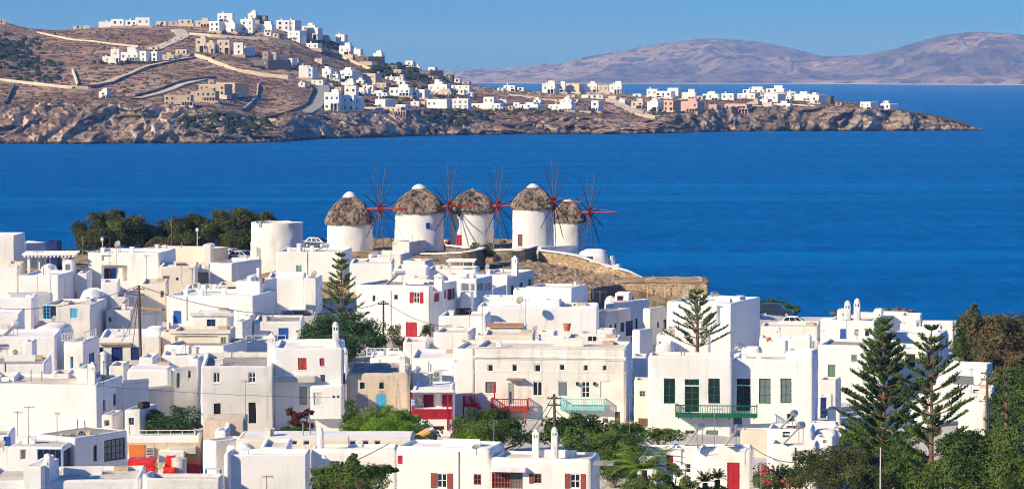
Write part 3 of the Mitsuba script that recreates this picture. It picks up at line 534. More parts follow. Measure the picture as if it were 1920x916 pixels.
# -- the two big fronts
h = H('broad white classical house with red and turquoise balconies', 889, 1172, 1186, 653, 266, [('w', 914, 925, 682, 696, 'white', 0, 0), ('w', 960, 970, 682, 696, 'white', 0, 0), ('w', 1002, 1014, 682, 697, 'white', 0, 0), ('w', 1049, 1059, 682, 694, 'white', 0, 0), ('w', 1094, 1103, 683, 695, 'white', 0, 0), ('w', 1130, 1138, 684, 695, 'white', 0, 0),
    ('w', 910, 930, 715, 736, 'brown', 1, 1, 'glass_pale'), ('d', 953, 964, 717, 756, 'grey', 1), ('w', 999, 1017, 714, 742, 'white', 1, 0), ('w', 1046, 1065, 714, 743, 'white', 0, 0, 'glass_pale'), ('w', 1090, 1106, 714, 745, 'white', 1, 2), ('niche', 1125, 1146, 714, 745, .12), ('d', 1153, 1163, 771, 792, 'brown', 1), ('w', 1130, 1140, 783, 797, 'maroon', 0, 0, 'glass_pale'), ('dk', 1006, 1012, 786, 794)], L=8, mat=WO, roof=RC, rough=.02)
for y0, y1, o in ((668, 671.5, .22), (672, 674, .1), (696, 698, .06), (651, 653, .06)): h.feature('slab', 887.5, 1173.5, y0, y1, o, 'whitewash_old', 'cornice')
h.feature('slab', 950, 981, 710, 713, .9, 'paint_wood', 'canopy')
h.feature('balc', 920, 989, 747, 766, 770, 'red', 1.3, 17, 'mill_red'); h.feature('box', 985, 987, 770, 802, 1.25, 1.15, 'paint_mill_red', 'post'); h.feature('box', 926, 928, 718, 748, 1.3, 1.22, 'paint_red', 'post')
h.feature('balc', 1050, 1133, 747, 765, 768, 'turq', 1.1, 20)
for i, x in enumerate((1080, 1112)): h.feature('box', x, x + 4, 716, 722, .3, .02, 'paint_dark', 'wall_lamp')
h.block(849, 888, 888, 653, h.F.O[1] - .04, yaw=h.yaw, f= [('niche', 855, 866, 756, 800, .12)], L=8, mat='whitewash', roof=RC)
h.feature('rail', 868, 884, 741, 759, 'red', 1.1, 5, True); h.feature('box', 868, 896, 759, 762, 1.2, 0.02, 'paint_red', 'stair_landing'); h.feature('box', 868, 870, 762, 806, 1.15, 1.05, 'paint_red', 'post')
u = [h.F.uv(x, y, 1.1) for x, y in ((880, 744), (902, 768))]; part(h.k, 'stair_stringer', tube(h.F.map([(u[0][0], 1.1, u[0][1]), (u[1][0], 1.1, u[1][1])]), .16, 4), 'paint_red')
h = H('narrow cream house between the two big white fronts', 1190, 1222, 1224, 712, 264, [('w', 1199, 1210, 732, 743, 'grey', 1, 1), ('d', 1197, 1216, 783, 806, 'brown', 2)], L=6, mat=CR, roof=RC)
h.block(1186, 1213, 1216, 668, 276, L=5)
h = H('tall white house with green framed windows', 1216, 1373, 1376, 667, 259.5, [('w', 1245, 1266, 709, 756, 'green', 1, 2), ('w', 1284, 1311, 710, 722, 'green', 2, 0), ('w', 1284, 1311, 723, 772, 'green', 1, 3), ('w', 1328, 1350, 709, 756, 'green', 1, 2), ('w', 1285, 1303, 806, 822, 'teal', 1, 0), ('w', 1324, 1346, 806, 822, 'teal', 1, 0, 'glass_pale')], L=8, roof=RC, par=.55, r=.25)
F0 = h.F; h.block(1374.5, 1525, 1536, 674, 260.1, [('w', 1381, 1407, 709, 721, 'green', 1, 0), ('w', 1381, 1407, 722, 770, 'green', 1, 3), ('w', 1423, 1445, 709, 756, 'green', 1, 2, 'glass_pale'), ('w', 1463, 1484, 709, 755, 'green', 1, 2, 'glass_pale'), ('dk', 1375, 1391, 780, 804, 'greyblue'), ('dk', 1475, 1490, 775, 790, 'green')], L=7, roof=RC, r=.25)
h.block(1474, 1525, 1537, 657, 260.5, L=3, roof=RC, yb=700, r=.3); h.feature('pipe', 1418, 680, 756, 'pale')
h.F = F0; h.feature('balc', 1266, 1420, 759, 777, 782, 'green', 1.5, 34)
h = H('white house with a pale green window right of the green framed house', 1536, 1652, 1672, 648, 287, [('w', 1596, 1607, 664, 678, 'grey', 0, 0, 'glass_pale'), ('w', 1552, 1566, 683, 711, 'leafgreen', 1, 2, 'glass_pale')], L=8, roof=RG)
h.block(1536, 1568, 1580, 712, 279, L=4, mat=WO); h.block(1537, 1560, 1563, 742, 275, [('d', 1538, 1549, 744, 790, 'navy', 1)], L=4)
h = H('white house with three blue openings and twin belfry chimneys', 1554, 1640, 1658, 601, 307, [('d', 1575, 1586, 616, 637, 'blue', 1), ('dk', 1602, 1610, 617, 629, 'greyblue'), ('w', 1622, 1630, 618, 630, 'blue', 0, 0)], L=8, roof=RC)
h.feature('ch', 1588.5, 563, 603, 12, 'b', 1.2); h.feature('ch', 1606.5, 559, 603, 12, 'b', 1.2); h.block(1571, 1584, 1586, 580, 310, [('dk', 1579, 1582, 588, 591)], L=1.5); h.feature('ch', 1637, 598, 615, 8, 'b', .3)
h = H('long low white house at the water behind the belfry chimneys', 1600, 1726, 1732, 592, 352, L=8, roof=RW); h.block(1640, 1654, 1656, 580, 350, [('dk', 1647, 1650, 589, 592)], L=1.5)
h.block(1732, 1788, 1792, 604, 350, L=6, roof=RW)
h = H('white house with an arched gable wall and rounded shaded end', 1668, 1765, 1783, 624, 312, [('w', 1717, 1724, 640, 651, 'grey', 0, 0), ('W', 1773, 1776, 634, 646, 'greyblue', 0, 0)], L=8, roof=RW, r=.7)
h = H('white house with dark doorways behind the front pines', 1655, 1738, 1764, 655, 297, [('d', 1701, 1716, 663, 690, 'black', 1), ('dk', 1714, 1728, 709, 733, 'brown'), ('dk', 1738, 1748, 662, 690, 'brown'), ('dk', 1740, 1752, 710, 735, 'brown')], L=7, roof=RW)
h = H('white house with a wide blue grey window at the right', 1774, 1852, 1857, 682, 281, [('w', 1787, 1826, 704, 723, 'greyblue', 1, 0, 'glass_pale')], L=6, roof=RC, yaw=24); h.block(1760, 1862, 1869, 728, 272, [('dk', 1824, 1835, 730, 737, 'greyblue'), ('w', 1797, 1816, 774, 796, 'blue', 1, 0, 'glass_pale')], L=8, roof=RW)
h = H('white wall house among the pines at the right', 1640, 1760, 1764, 760, 268, L=6, roof=RW)
h = H('low white house with the parked cars on its roof road', 1428, 1534, 1540, 612, 352, [('dk', 1470, 1481, 631, 636, 'greyblue')], L=9, mat=WO, roof=RC)
h = H('white chimney roof house behind the green framed house', 1425, 1520, 1524, 634, 296, L=7, roof=RW, mat='whitewash')
for x, a, b, w in ((1459, 612, 640, 9), (1515, 626, 650, 11), (1529, 632, 652, 9)): h.feature('ch', x, a, b, w, 'b', .5)
h.block(1378, 1396, 1398, 645, 286, r=.6, par=0, L=3)
h = H('low white house at the end of the road by the sea', 1540, 1600, 1603, 622, 335, L=6, roof=RC)
# -- the front row
h = H('white house with blue framed windows at the lower left', 10, 118, 140, 837, 226, [('dk', 37, 48, 842, 860, 'grey'), ('w', 70, 115, 841, 884, 'blue', 3, 1), ('W', 119, 136, 840, 880, 'navy', 2, 1)], L=4.5, roof=RC, par=.08)
h.block(60, 140, 236, 820, 229, [('W', 175, 182, 834, 864, 'navy', 0, 0), ('W', 195, 235, 822, 862, 'dark', 4, 2, 'glass_pale')], yaw=34, roof=RG, par=.1)
h = H('white roof block with a tiny chapel shaped chimney at the bottom left', -40, 262, 270, 898, 207, L=5, roof=RC); h.block(38, 77, 106, 874, 205.5, L=4, par=.08, r=.06, roof=RC); h.block(79, 93, 97, 858, 206.5, [('dk', 83, 85.5, 866, 872), ('dk', 88, 90.5, 866, 872)], L=1, par=0, r=.05); h.feature('ch', 88, 850, 864, 13, 'x', .4)
h = H('white sliver of a house with a blue shutter at the left edge', -50, 18, 24, 815, 233, [('d', 7, 20, 818, 835, 'blue', 1)], L=5)
h = H('cream yard wall house with a white railing and an orange panel', 150, 375, 380, 815, 241, L=3, roof=RW); h.feature('rail', 160, 366, 805.5, 815, 'white', -.1, 10); h.feature('box', 150, 375, 829, 880, .01, -.2, 'stained_render', 'lower_wall'); h.feature('box', 274, 288, 838, 853, .3, .02, 'paint_pale', 'vent_box'); [h.feature('box', 275, 287, 839.5 + 2.6 * i, 841 + 2.6 * i, .33, .29, 'paint_dark', 'louvre') for i in range(5)]; h.feature('box', 298, 344, 846, 866, 1.6, .05, 'whitewash_old', 'stair_wall'); h.feature('box', 318, 366, 838, 850, 1.0, .05, 'grey_plaster', 'stair_wall'); h.feature('box', 350, 374, 868, 890, 2.2, 1.0, 'paint_maroon', 'tarpaulin'); h.feature('box', 242, 271, 833, 856, .12, .02, 'paint_orange', 'orange_panel')
h = H('stained cream stair house with a slim white pipe', 378, 458, 462, 787, 239, L=3, mat='stained_render', roof=RC, par=0); h.feature('ch', 428, 791, 832, 8, 'r', -.4)
h.block(376, 404, 460, 826, 231, yaw=40, L=5); h.block(421, 441, 452, 835, 227, L=2)
h = H('plain white house front at the bottom left of centre', 417, 574, 580, 852, 209, L=2.5, roof=RW, r=.1); h.block(417, 430, 434, 849, 208.4, L=1.2, par=0); h.block(484, 540, 546, 838, 216, L=4)
h = H('long white house with six small brown windows under a broad ledge', 440, 772, 776, 821.5, 226.5, [(('w'), a, b, 824.5, 834, 'pale', 0, 0) for a, b in ((523, 535), (546, 558), (569, 581), (655, 668), (680, 692), (702, 714))], L=4, mat=CR, roof=RW, par=.1)
h = H('white house with a small paned window behind the ragged conifer', 580, 745, 748, 839, 222, [('w', 630, 653, 863, 884, 'white', 2, 1)], L=2.2, r=.4, roof=RW); h.feature('ch', 600, 800, 858, 12, 'x', .5); h.feature('ch', 607, 852, 878, 9, 'b', -1.2)
h = H('white house with brick red shutters at the bottom centre', 740, 920, 948, 840, 216, [('wo', 819, 838, 886, 914, 'white', 'brick', .55), ('w', 888, 902, 888, 908, 'brick', 1, 1), ('sh', 745, 755, 853, 869, 'red', 1), ('pipe', 860, 845, 916, 'pale')], L=4.6, r=.35, roof=RW)
h = H('low white house with a brown glazed porch at the bottom centre', 920, 1110, 1127, 860, 214, [('niche', 921, 980, 885, 916, .5), ('w', 1002, 1015, 887, 905, 'brown', 1, 1), ('wo', 1069, 1088, 887, 915, 'white', 'brick', .5)], L=4.6, r=.35, roof=RC)
u = h.F.rect(922, 957, 886, 930, -.3); h.opening(h.F, 'porch_window', *u[:2], *u[2:], 'brick', 5, 4, n0=-.45); u = h.F.rect(957, 979, 886, 930, -.3); h.opening(h.F, 'porch_window', *u[:2], *u[2:], 'brown', 3, 4, n0=-.45, glass='glass_pale')
h.feature('slab', 919, 984, 876, 884, .7, 'whitewash'); u = h.F.rect(992, 1001, 887, 905); h.leafs(h.F, h.k, 'shutter', *u, 'brick', 1, .03)
h.feature('ch', 1003.5, 804, 864, 13, 'p', 2.2); h.feature('ch', 1039, 800, 862, 13, 'b', 1.2); h.feature('slab', 1112, 1150, 866, 872, 1.2, 'roof_grey', 'awning')
h = H('white house with a bright red double door', 1312, 1412, 1416, 836, 229, [('d', 1363, 1387, 866, 922, 'red', 2), ('pipe', 1405, 838, 916, 'pale')], L=6, r=.5, roof=RW)
h.block(1264, 1313, 1315, 838, 230.5, [('w', 1285, 1296, 868, 886, 'white', 0, 1), ('pipe', 1277, 838, 870, 'pale')], L=5, r=.4); h.feature('pipe', 1277, 838, 868, 'pale'); h.block(1308, 1340, 1342, 842, 233, [('d', 1318, 1338, 865, 900, 'maroon', 2)], L=3)
h.block(1204, 1266, 1268, 838, 238, [('d', 1250, 1262, 853, 880, 'red', 1), ('dk', 1206, 1229, 853, 872, 'maroon')], L=4, roof=RC)
h = H('white house with a curved parapet carrying two solar tanks', 1445, 1533, 1540, 832, 226, [('dk', 1490, 1494, 838, 855, 'grey')], L=6, r=.4, roof=RG, par=.6)
h.block(1440, 1525, 1532, 803, 236, [('dk', 1467, 1481, 809, 820, 'greyblue')], L=7, r=.4, roof=RW, par=.5); h.block(1522, 1572, 1576, 793, 243, L=5, r=.3, roof=RW, par=.8)
h.block(1530, 1562, 1570, 820, 233, [('dk', 1543, 1550, 824, 830, 'greyblue')], L=4)
h = H('cream street wall beside the house with the red door', 1390, 1446, 1450, 806, 247, L=5, mat=CR, roof=RC)
h = H('white slim pier house beside the navy door', 1554, 1576, 1578, 766, 262, L=3, roof=RW)

# -- small blocks, stair heads and walls that fill the rows
def fill(label, *bl):
    h = House(label, name='hut', cat='hut')
    for b in bl: h.block(*b[:5], **(b[5] if len(b) > 5 else {}))
    return h
fill('low white wall with a scalloped top left of the pergola house', (-60, 60, 62, 560, 322, dict(L=1.2, par=0)), (44, 66, 70, 553, 326, dict(L=2)))
fill('white stair head behind the turquoise shutter house', (150, 172, 178, 560, 318, dict(L=2.5)), (112, 130, 134, 566, 315, dict(L=2, mat=CR)))
fill('small white rooms between the loggia house and the pole', (228, 262, 268, 548, 330, dict(L=3)), (206, 236, 240, 556, 326, dict(L=2.5, mat=WO)))
fill('white steps and room behind the blue window annex', (436, 456, 470, 602, 303, dict(L=3)), (452, 470, 476, 592, 308, dict(L=2)))
fill('white parapet pieces before the blue arched door', (566, 590, 596, 640, 299, dict(L=2, r=.4)), (520, 545, 549, 657, 282, dict(L=2, mat=WO)))
fill('white terrace walls left of the red shutter house chimney', (430, 500, 504, 668, 276, dict(L=3, roof=RG)), (352, 372, 380, 672, 270, dict(L=3)))
fill('small pale shed over the three navy doors', (268, 305, 309, 616, 304, dict(L=3, r=.5, par=0)), (300, 326, 330, 622, 301, dict(L=2.5, mat=CR)))
fill('white rooftop boxes behind the railed roof terrace', (88, 112, 120, 626, 294, dict(L=2)), (40, 62, 66, 640, 281, dict(L=2)))
fill('white roof rooms on the blank house front', (-20, 30, 36, 706, 256, dict(L=3, roof=RG)), (92, 130, 136, 700, 258, dict(L=2.5, mat=WO)))
fill('small white room beside the hut with potted plants', (240, 262, 268, 690, 268, dict(L=2.5)), (164, 186, 190, 708, 255, dict(L=2)))
fill('white and cream roof rooms right of the tall pine', (800, 838, 842, 560, 322, dict(L=3, mat=WO)), (905, 940, 944, 556, 322, dict(L=3)), (862, 884, 888, 548, 324, dict(L=2)))
fill('white roof rooms under the tiled chimney', (840, 876, 882, 515, 344, dict(L=3)), (770, 802, 806, 520, 338, dict(L=3, mat=CR)))
fill('white rooms stepping behind the blank long wall', (930, 962, 966, 556, 320, dict(L=3)), (1020, 1050, 1054, 562, 312, dict(L=2.5)))
fill('white roof rooms behind the classical house chimney', (1010, 1040, 1046, 622, 290, dict(L=2.5)), (1120, 1150, 1156, 618, 294, dict(L=3, mat=WO)), (860, 890, 894, 640, 276, dict(L=2, mat=CR)))
fill('white parapets behind the green framed house roof', (1390, 1426, 1430, 650, 281, dict(L=2, r=.5)), (1440, 1474, 1478, 640, 286, dict(L=2)))
fill('low white walls along the sea front at the right', (1540, 1600, 1604, 598, 366, dict(L=4)), (1480, 1536, 1540, 604, 372, dict(L=3, mat=WO)), (1436, 1476, 1480, 612, 368, dict(L=2)))
fill('white rooms behind the tall dense norfolk pine', (1640, 1690, 1694, 640, 303, dict(L=4)), (1690, 1720, 1724, 606, 336, dict(L=3)), (1730, 1764, 1768, 612, 332, dict(L=3)))
fill('white walls down the right slope by the blue grey window', (1752, 1800, 1806, 700, 284, dict(L=3)), (1720, 1764, 1770, 742, 274, dict(L=3)), (1800, 1850, 1858, 756, 262, dict(L=3, r=.4)))
fill('white parapet steps beside the cream stair house', (462, 486, 492, 818, 232, dict(L=2, r=.3)), (400, 424, 430, 806, 236, dict(L=2)), (440, 470, 476, 830, 226, dict(L=2, r=.4, par=0)))
fill('stained white garden wall right of the front roof block', (268, 412, 416, 896, 206, dict(L=1.5, mat=WO, roof=RG)), (262, 278, 284, 888, 206.5, dict(L=1)))
fill('white curved garden walls behind the curved parapet house', (1528, 1570, 1574, 806, 238, dict(L=2, r=.5, par=0)), (1560, 1590, 1594, 800, 241, dict(L=3, r=.5)))
fill('white wall and step left of the annexe with the dark red door', (1150, 1206, 1210, 838, 240, dict(L=2, mat=WO)), (1196, 1226, 1230, 860, 231, dict(L=1.5)))
# ---------------------------------------------------------------- the mill knoll
def wall_line(label, pts, h, t, mat_, cap=None, name='stone_wall', ddown=1.0, cat_='wall', jag=0.12):
    """a wall along points of its top edge (px, py, D), h metres high"""
    p = np.array([P(*q) for q in pts]); s = np.r_[0, np.cumsum(np.linalg.norm(np.diff(p, axis=0), axis=1))]
    n = max(2, int(s[-1] / .8)); ss = np.linspace(0, s[-1], n); p = np.stack([np.interp(ss, s, p[:, i]) for i in range(3)], 1)
    g = np.gradient(p[:, :2], axis=0); g /= np.linalg.norm(g, axis=1, keepdims=True); o = np.stack([-g[:, 1], g[:, 0], 0 * g[:, 0]], 1) * t / 2
    rows = 6; V = []
    for side in (1, -1):
        for i in range(rows): V.append(p + side * o - [0, 0, 0] + np.array([0, 0, 1.0]) * (-h - ddown + (h + ddown) * i / (rows - 1)))
    V = np.array([*V[:rows], *V[rows:][::-1]]); V = V + (np.stack([meshkit.noise(V * 1.9 + 31 * i, 3) for i in range(3)], -1) - .5) * jag * 2
    m = grid_mesh(np.concatenate([V, V[:1]])); ends = []
    for c in (0, n - 1):
        idx = np.arange(2 * rows) * n + c; j = np.arange(1, 2 * rows - 1); ends.append(np.stack([idx[0] + 0 * j, idx[j], idx[j + 1]], 1))
    m = trimesh.Trimesh(m.vertices, np.vstack([m.faces, *ends]), process=False)
    k = thing(name, label, cat_); part(k, 'stonework' if 'rubble' in mat_ or 'stone' in mat_ else 'masonry', m, mat_)
    if cap:
        q = np.stack([p + o * 1.25 + [0, 0, .1], p + o * 1.2 + [0, 0, .26], p - o * 1.2 + [0, 0, .26], p - o * 1.25 + [0, 0, .1], p + o * 1.25 + [0, 0, .1]])
        part(k, 'coping', grid_mesh(q), cap, 40)
    return k
wall_line('rubble retaining wall with white coping sloping down from the mills', [(1012, 471, 389), (1046, 475, 388), (1080, 480, 387), (1112, 491, 386), (1146, 502, 385), (1179, 510, 384), (1206, 523, 384)], 2.6, .8, 'rubble_stone', 'whitewash', jag=.3)
wall_line('curved dark terrace wall with white coping below the red door mill', [(792, 478, 380), (830, 477, 377), (870, 475, 375), (895, 471, 376), (905, 467, 380)], 1.3, .6, 'dark_rubble', 'whitewash')
wall_line('upper dark terrace wall behind the brown bush', [(838, 462, 393), (870, 465, 391), (905, 467, 390)], .9, .5, 'dark_rubble', 'whitewash')
wall_line('dark terrace wall right of the brown bush', [(925, 471, 386), (955, 470, 385), (985, 469, 386), (1003, 463, 390)], 1.0, .6, 'dark_rubble', 'whitewash')
wall_line('low white wall at the water between two thatched mills', [(925, 457, 408), (960, 456, 408)], 1.2, .4, 'whitewash')
wall_line('dark shaded stone wall below the ruined platform', [(1157, 533, 372), (1130, 536, 366), (1103, 541, 361)], 2.6, .7, 'dark_rubble')
# the ruined platform
a, b = P(1155, 533, 372), P(1326, 541, 372); zt = 9.9
M_ = mbox(a[0], b[0], 372, 385, 3, zt).refine_to_length(.8); m_ = man_mesh(M_); v_ = m_.vertices.copy()
v_ += (np.stack([meshkit.noise(v_ * 1.7 + 13 * i, 4) for i in range(3)], -1) - .5) * [.5, .5, .45]
m_.vertices = v_
k_ = thing('stone_platform', 'ruined square stone platform above the tall white cube house', 'ruin'); part(k_, 'stonework', m_, 'rubble_stone')
pl_ = grid_mesh(np.stack(list(np.meshgrid(np.linspace(a[0] + .4, b[0] - .6, 24), np.linspace(373.0, 384.6, 20))) + [np.full((20, 24), zt + .10)], -1)); pv = pl_.vertices.copy(); pv[:, 2] += (meshkit.fbm(pv * .8, 3, 6) - .5) * .2; pl_.vertices = pv; part(k_, 'earth_top', pl_, 'town_ground')
for i in range(9): part(k_, 'stone', trimesh.Trimesh(*(lambda s_: (s_.vertices * [.32, .3, .26] * (.7 + .6 * hsh(i)) + [b[0] - .2 + .3 * hsh((i, 1)), 372.4 + i * .55, zt + .3 + .12 * hsh((i, 2)) - .1], s_.faces))(trimesh.creation.icosphere(1)), process=False), 'dark_rubble')
for x in (1214, 1247, 1283): part(k_, 'post', tube([P(x, 566, 371.3), P(x, 536, 371.3)], .05, 6), 'paint_pale')
h = H('white vaulted chapel with a dark blue window at the end of the mill row', 1083, 1139, 1143, 469, 391, [('dk', 1100, 1112, 481, 490, 'navy')], r=1.0, L=5, par=0, name='chapel', cat='chapel')
h.block(1012, 1014, 1083, 462, 395, yaw=52, L=3, r=.4, par=0); h.block(1139, 1152, 1155, 480, 392, r=.8, par=0, L=3); h.block(1150, 1164, 1167, 495, 391, r=.7, par=0, L=2)
def scatter(px0, px1, d0, d1, n, r0, r1):
    px = px0 + (px1 - px0) * RNG.random(n); d = d0 + (d1 - d0) * RNG.random(n)
    return np.stack([(px - CX) / FPX * d, d, ground_z(px, d)], 1), r0 + (r1 - r0) * RNG.random(n) ** 3
c1, r1 = scatter(990, 1160, 362, 388, 900, .07, .5); struct('stones', blobs(c1, r1, .6), 'rock', kind='stuff', label='loose brown stones strewn over the knoll')
cu, ru = scatter(1810, 2600, 190, 396, 1500, .4, 2.0); cw, rw = scatter(-700, -90, 190, 420, 1200, .4, 1.8)
struct('undergrowth', blobs(np.vstack([cu, cw]), np.r_[ru, rw], .75), 'green_scrub', kind='stuff', label='dark undergrowth on the open ground at the sides of the town')
c1, r1 = scatter(1440, 1720, 398, 407, 160, .2, .7); c2, r2 = scatter(1140, 1240, 392, 428, 260, .3, .9); c3, r3 = scatter(820, 1180, 400, 445, 250, .3, .9)
c1[:, 2] = np.maximum(c1[:, 2], 0) + .1
struct('shore_rocks', blobs(np.vstack([c1, c2, c3]), np.r_[r1, r2, r3], .6), 'coast_rock', kind='stuff', label='dark reddish rocks along the shore')
c1, r1 = scatter(1655, 1712, 446, 450, 60, .4, 1.1); c1[:, 2] = .3
struct('reef', blobs(c1, r1, .7), 'coast_rock', kind='stuff', label='brown reef in the water off the white houses')
c1, r1 = scatter(1560, 1650, 446, 450, 90, .25, .7); c1[:, 2] = .05
struct('reef', blobs(c1, r1, .6), 'coast_rock', kind='stuff', label='low dark reef behind the belfry chimneys')

# ---------------------------------------------------------------- windmills
def thatch_col(p, n, uv):
    return mix((0.07, 0.053, 0.044), (0.40, 0.315, 0.255), smoothstep(0.28, 0.72, fbm(p.x * 3.4, p.y * 3.4, p.z * 1.6, octaves=4))) 
mat('thatch', proc(thatch_col), 0.95, 0.05)
def mill(label, x0, x1, yeave, ybase, ytip, D, hub, caph=9, wins=(), door=None, rot=0.0, Rw=5.9, cap=True, tower_only=False):
    k = thing('windmill', label, 'windmill'); xc = (x0 + x1) / 2; s = FPX / D
    ze, zb, zt = P(xc, yeave, D)[2], P(xc, ybase, D)[2] - 4, P(xc, ytip, D)[2]
    R_ = (x1 - x0) / 2 / s; c = P(xc, yeave, D) * [1, 1, 0]
    zz = np.linspace(zb, ze + .35, 14); m = lathe([(R_ * (1.03 - .05 * i / 13), z) for i, z in enumerate(zz)], c, 48)
    v = m.vertices.copy(); w = (meshkit.fbm(v * .8, 3, 8) - .5) * .22; d = v - c; d[:, 2] = 0; d /= np.linalg.norm(d, axis=1, keepdims=True) + 1e-9; m.vertices = v + d * w[:, None]
    part(k, 'wall', m, 'whitewash', 50)
    def on_wall(px, py):
        q = (px - CX) / FPX; u = (q * D - c[0]); sn = np.clip(u / (R_ * .99), -.98, .98); cs = -math.sqrt(1 - sn * sn)
        n = np.array([sn, cs, 0]); pt = c + n * R_ * 1.0; pt = pt.copy(); pt[2] = P(px, py, pt[1])[2]; return Face(pt * [1, 1, 0], [-cs, sn, 0], n), pt[2]
    for (px, py, w_, h_, col) in wins:
        f, z = on_wall(px, py); a, b = w_ / s / 2, h_ / s / 2
        wn = part(k, 'window', f.boxes([(-a, -a + .09, -.25, .09, z - b, z + b), (a - .09, a, -.25, .09, z - b, z + b), (-a + .09, a - .09, -.25, .09, z - b, z - b + .09), (-a + .09, a - .09, -.25, .09, z + b - .09, z + b), (-.03, .03, -.2, .08, z - b + .09, z + b - .09)]), 'paint_' + col)
        part(wn, 'pane', f.boxes([(-a + .05, a - .05, -.2, .05, z - b + .05, z + b - .05)]), 'glass_dark')
    if door:
        px, py, w_, h_, col = door; f, z = on_wall(px, py); a, b = w_ / s / 2, h_ / s / 2
        dd = part(k, 'door', f.boxes([(-a, -a + .1, -.3, .14, z - b, z + b), (a - .1, a, -.3, .14, z - b, z + b), (-a + .1, a - .1, -.3, .14, z + b - .1, z + b)]), 'paint_' + col)
        part(dd, 'panel', f.boxes([(-a + .1, a - .1, -.3, .06, z - b, z + b - .1)]), 'paint_' + col)
    # thatch: a cone under a coat of reed bundles
    H_ = zt - ze; e = R_ * 1.035; rc = .20 * R_ if cap else .1
    prof = [(R_ * .9, -.35), (e, -.35), (e, .0), (R_ * .9, H_ * .25), (R_ * .62, H_ * .55), (rc + .1, H_ * .86), (.02, H_ * .93)]
    th = part(k, 'thatch', lathe(prof, c + [0, 0, ze], 40), 'thatch', 40)
    rg = np.random.default_rng(int(xc)); n = 3600; V, F = [], []
    pr = np.array([(e + .05, -.1), (R_ * .93, H_ * .25), (R_ * .66, H_ * .55), (rc + .14, H_ * .86)]); ln = np.r_[0, np.cumsum(np.linalg.norm(np.diff(pr, axis=0), axis=1))]
    t = ln[-1] * (1 - np.sqrt(rg.random(n) * .93 + .04)); t = np.where(rg.random(n) < .22, -.05 + .15 * rg.random(n), t); A = rg.random(n) * 2 * np.pi
    r_ = np.interp(t, ln, pr[:, 0]); z_ = np.interp(t, ln, pr[:, 1]); t2 = np.minimum(t + .75, ln[-1]); r2_ = np.interp(t2, ln, pr[:, 0]); z2_ = np.interp(t2, ln, pr[:, 1])
    lift = .03 + .12 * rg.random(n) ** 2; drop = .2 + .42 * rg.random(n); w = .05 + .08 * rg.random(n)
    def pt(rr, aa, zz_): return np.stack([c[0] + rr * np.cos(aa), c[1] + rr * np.sin(aa), ze + zz_], 1)
    da = w / np.maximum(r_, .4); tw = (rg.random(n) - .5) * .05
    top = pt(r2_ + .02, A + tw, z2_); lo1 = pt(r_ + lift, A - da, z_ - drop * .6); lo2 = pt(r_ + lift, A + da, z_ - drop * .6); tip = pt(r_ + lift * .9, A, z_ - drop); mid = pt(r_ + lift + .06, A, z_ - drop * .3)
    V = np.stack([top, lo1, lo2, tip, mid], 1).reshape(-1, 3); o = (np.arange(n) * 5)[:, None, None]; F = (np.array([[0, 1, 4], [0, 4, 2], [1, 3, 4], [4, 3, 2]])[None] + o).reshape(-1, 3)
    part(th, 'reed', trimesh.Trimesh(V, F, process=False), 'thatch', stuff=True)
    if cap: part(k, 'cap', lathe([(rc + .3, H_ * .80), (rc + .32, H_ * .84), (rc + .05, H_ * .92), (rc * .5, H_ * .99), (.02, H_)], c + [0, 0, ze], 20), 'whitewash', 50)
    # the sail wheel on its shaft, bare spars
    az = math.radians(22); ax = np.array([math.cos(az), -math.sin(az), .03]); ax /= np.linalg.norm(ax)
    zh = P(hub[0], hub[1], D)[2]; t_ = ((hub[0] - CX) / FPX * D - c[0]) / (ax[0] + ax[1] * (hub[0] - CX) / FPX * -1)
    Hb = c + ax * t_; Hb = Hb * [1, 1, 0]; Hb[2] = P(hub[0], hub[1], Hb[1])[2]
    e1 = np.cross([0, 0, 1], ax); e1 /= np.linalg.norm(e1); e2 = np.cross(ax, e1)
    w_ = part(k, 'sail_wheel', cat([tube([Hb - ax * (t_ - .4 * R_), Hb + ax * .5], [.17, .15], 8), tube([Hb - ax * .3, Hb + ax * .35], [.30, .27], 12)] + [tube([Hb, Hb + .95 * (math.cos(q) * e1 + math.sin(q) * e2)], [.10, .085], 6) for q in rot + np.arange(12) * math.pi / 6]), 'paint_mill_red', 40)
    for q in rot + np.arange(12) * math.pi / 6:
        d_ = math.cos(q) * e1 + math.sin(q) * e2; part(w_, 'spar', tube([Hb + .5 * d_ + ax * .05, Hb + Rw * .6 * d_ + ax * .05, Hb + Rw * d_ + ax * .02], [.085, .07, .05], 6), 'paint_spar', 60)
    part(w_, 'bowsprit', cat([tube([Hb + ax * .4, Hb + ax * 4.0], [.11, .07], 8), tube([Hb + ax * 4.0 + [0, 0, .02], Hb + ax * .5 + [0, 0, .55]], .03, 5)]), 'paint_mill_red', 60)
    return k
mill('thatched windmill nearest the stub tower with a small blue window', 613, 699, 412, 466, 359, 398, (712, 391), wins=[(637, 419, 6, 8, 'sky')], rot=.14)
mill('thatched windmill with the broadest white tower and two small windows', 740, 832, 391, 472, 345, 398, (842, 387), wins=[(750, 399, 5, 9, 'turq'), (803, 423, 7, 11, 'blue')], rot=.02)
mill('thatched windmill with a red door in the middle of the row', 845, 926, 391, 464, 348, 400, (934, 386), wins=[(861, 399, 6, 12, 'brown')], door=(862, 451, 10, 22, 'red'), rot=.10, cap=False)
mill('tall slim thatched windmill with a brown door and an upper window', 961, 1038, 384, 463, 344, 398, (1038, 379), wins=[(978, 389, 6, 9, 'grey')], door=(976, 450, 9, 22, 'brown'), rot=.05)
mill('smallest thatched windmill at the right end of the row', 1034, 1096, 409, 462, 372, 416, (1106, 398), wins=[(1040, 416, 4, 9, 'grey')], rot=.12)
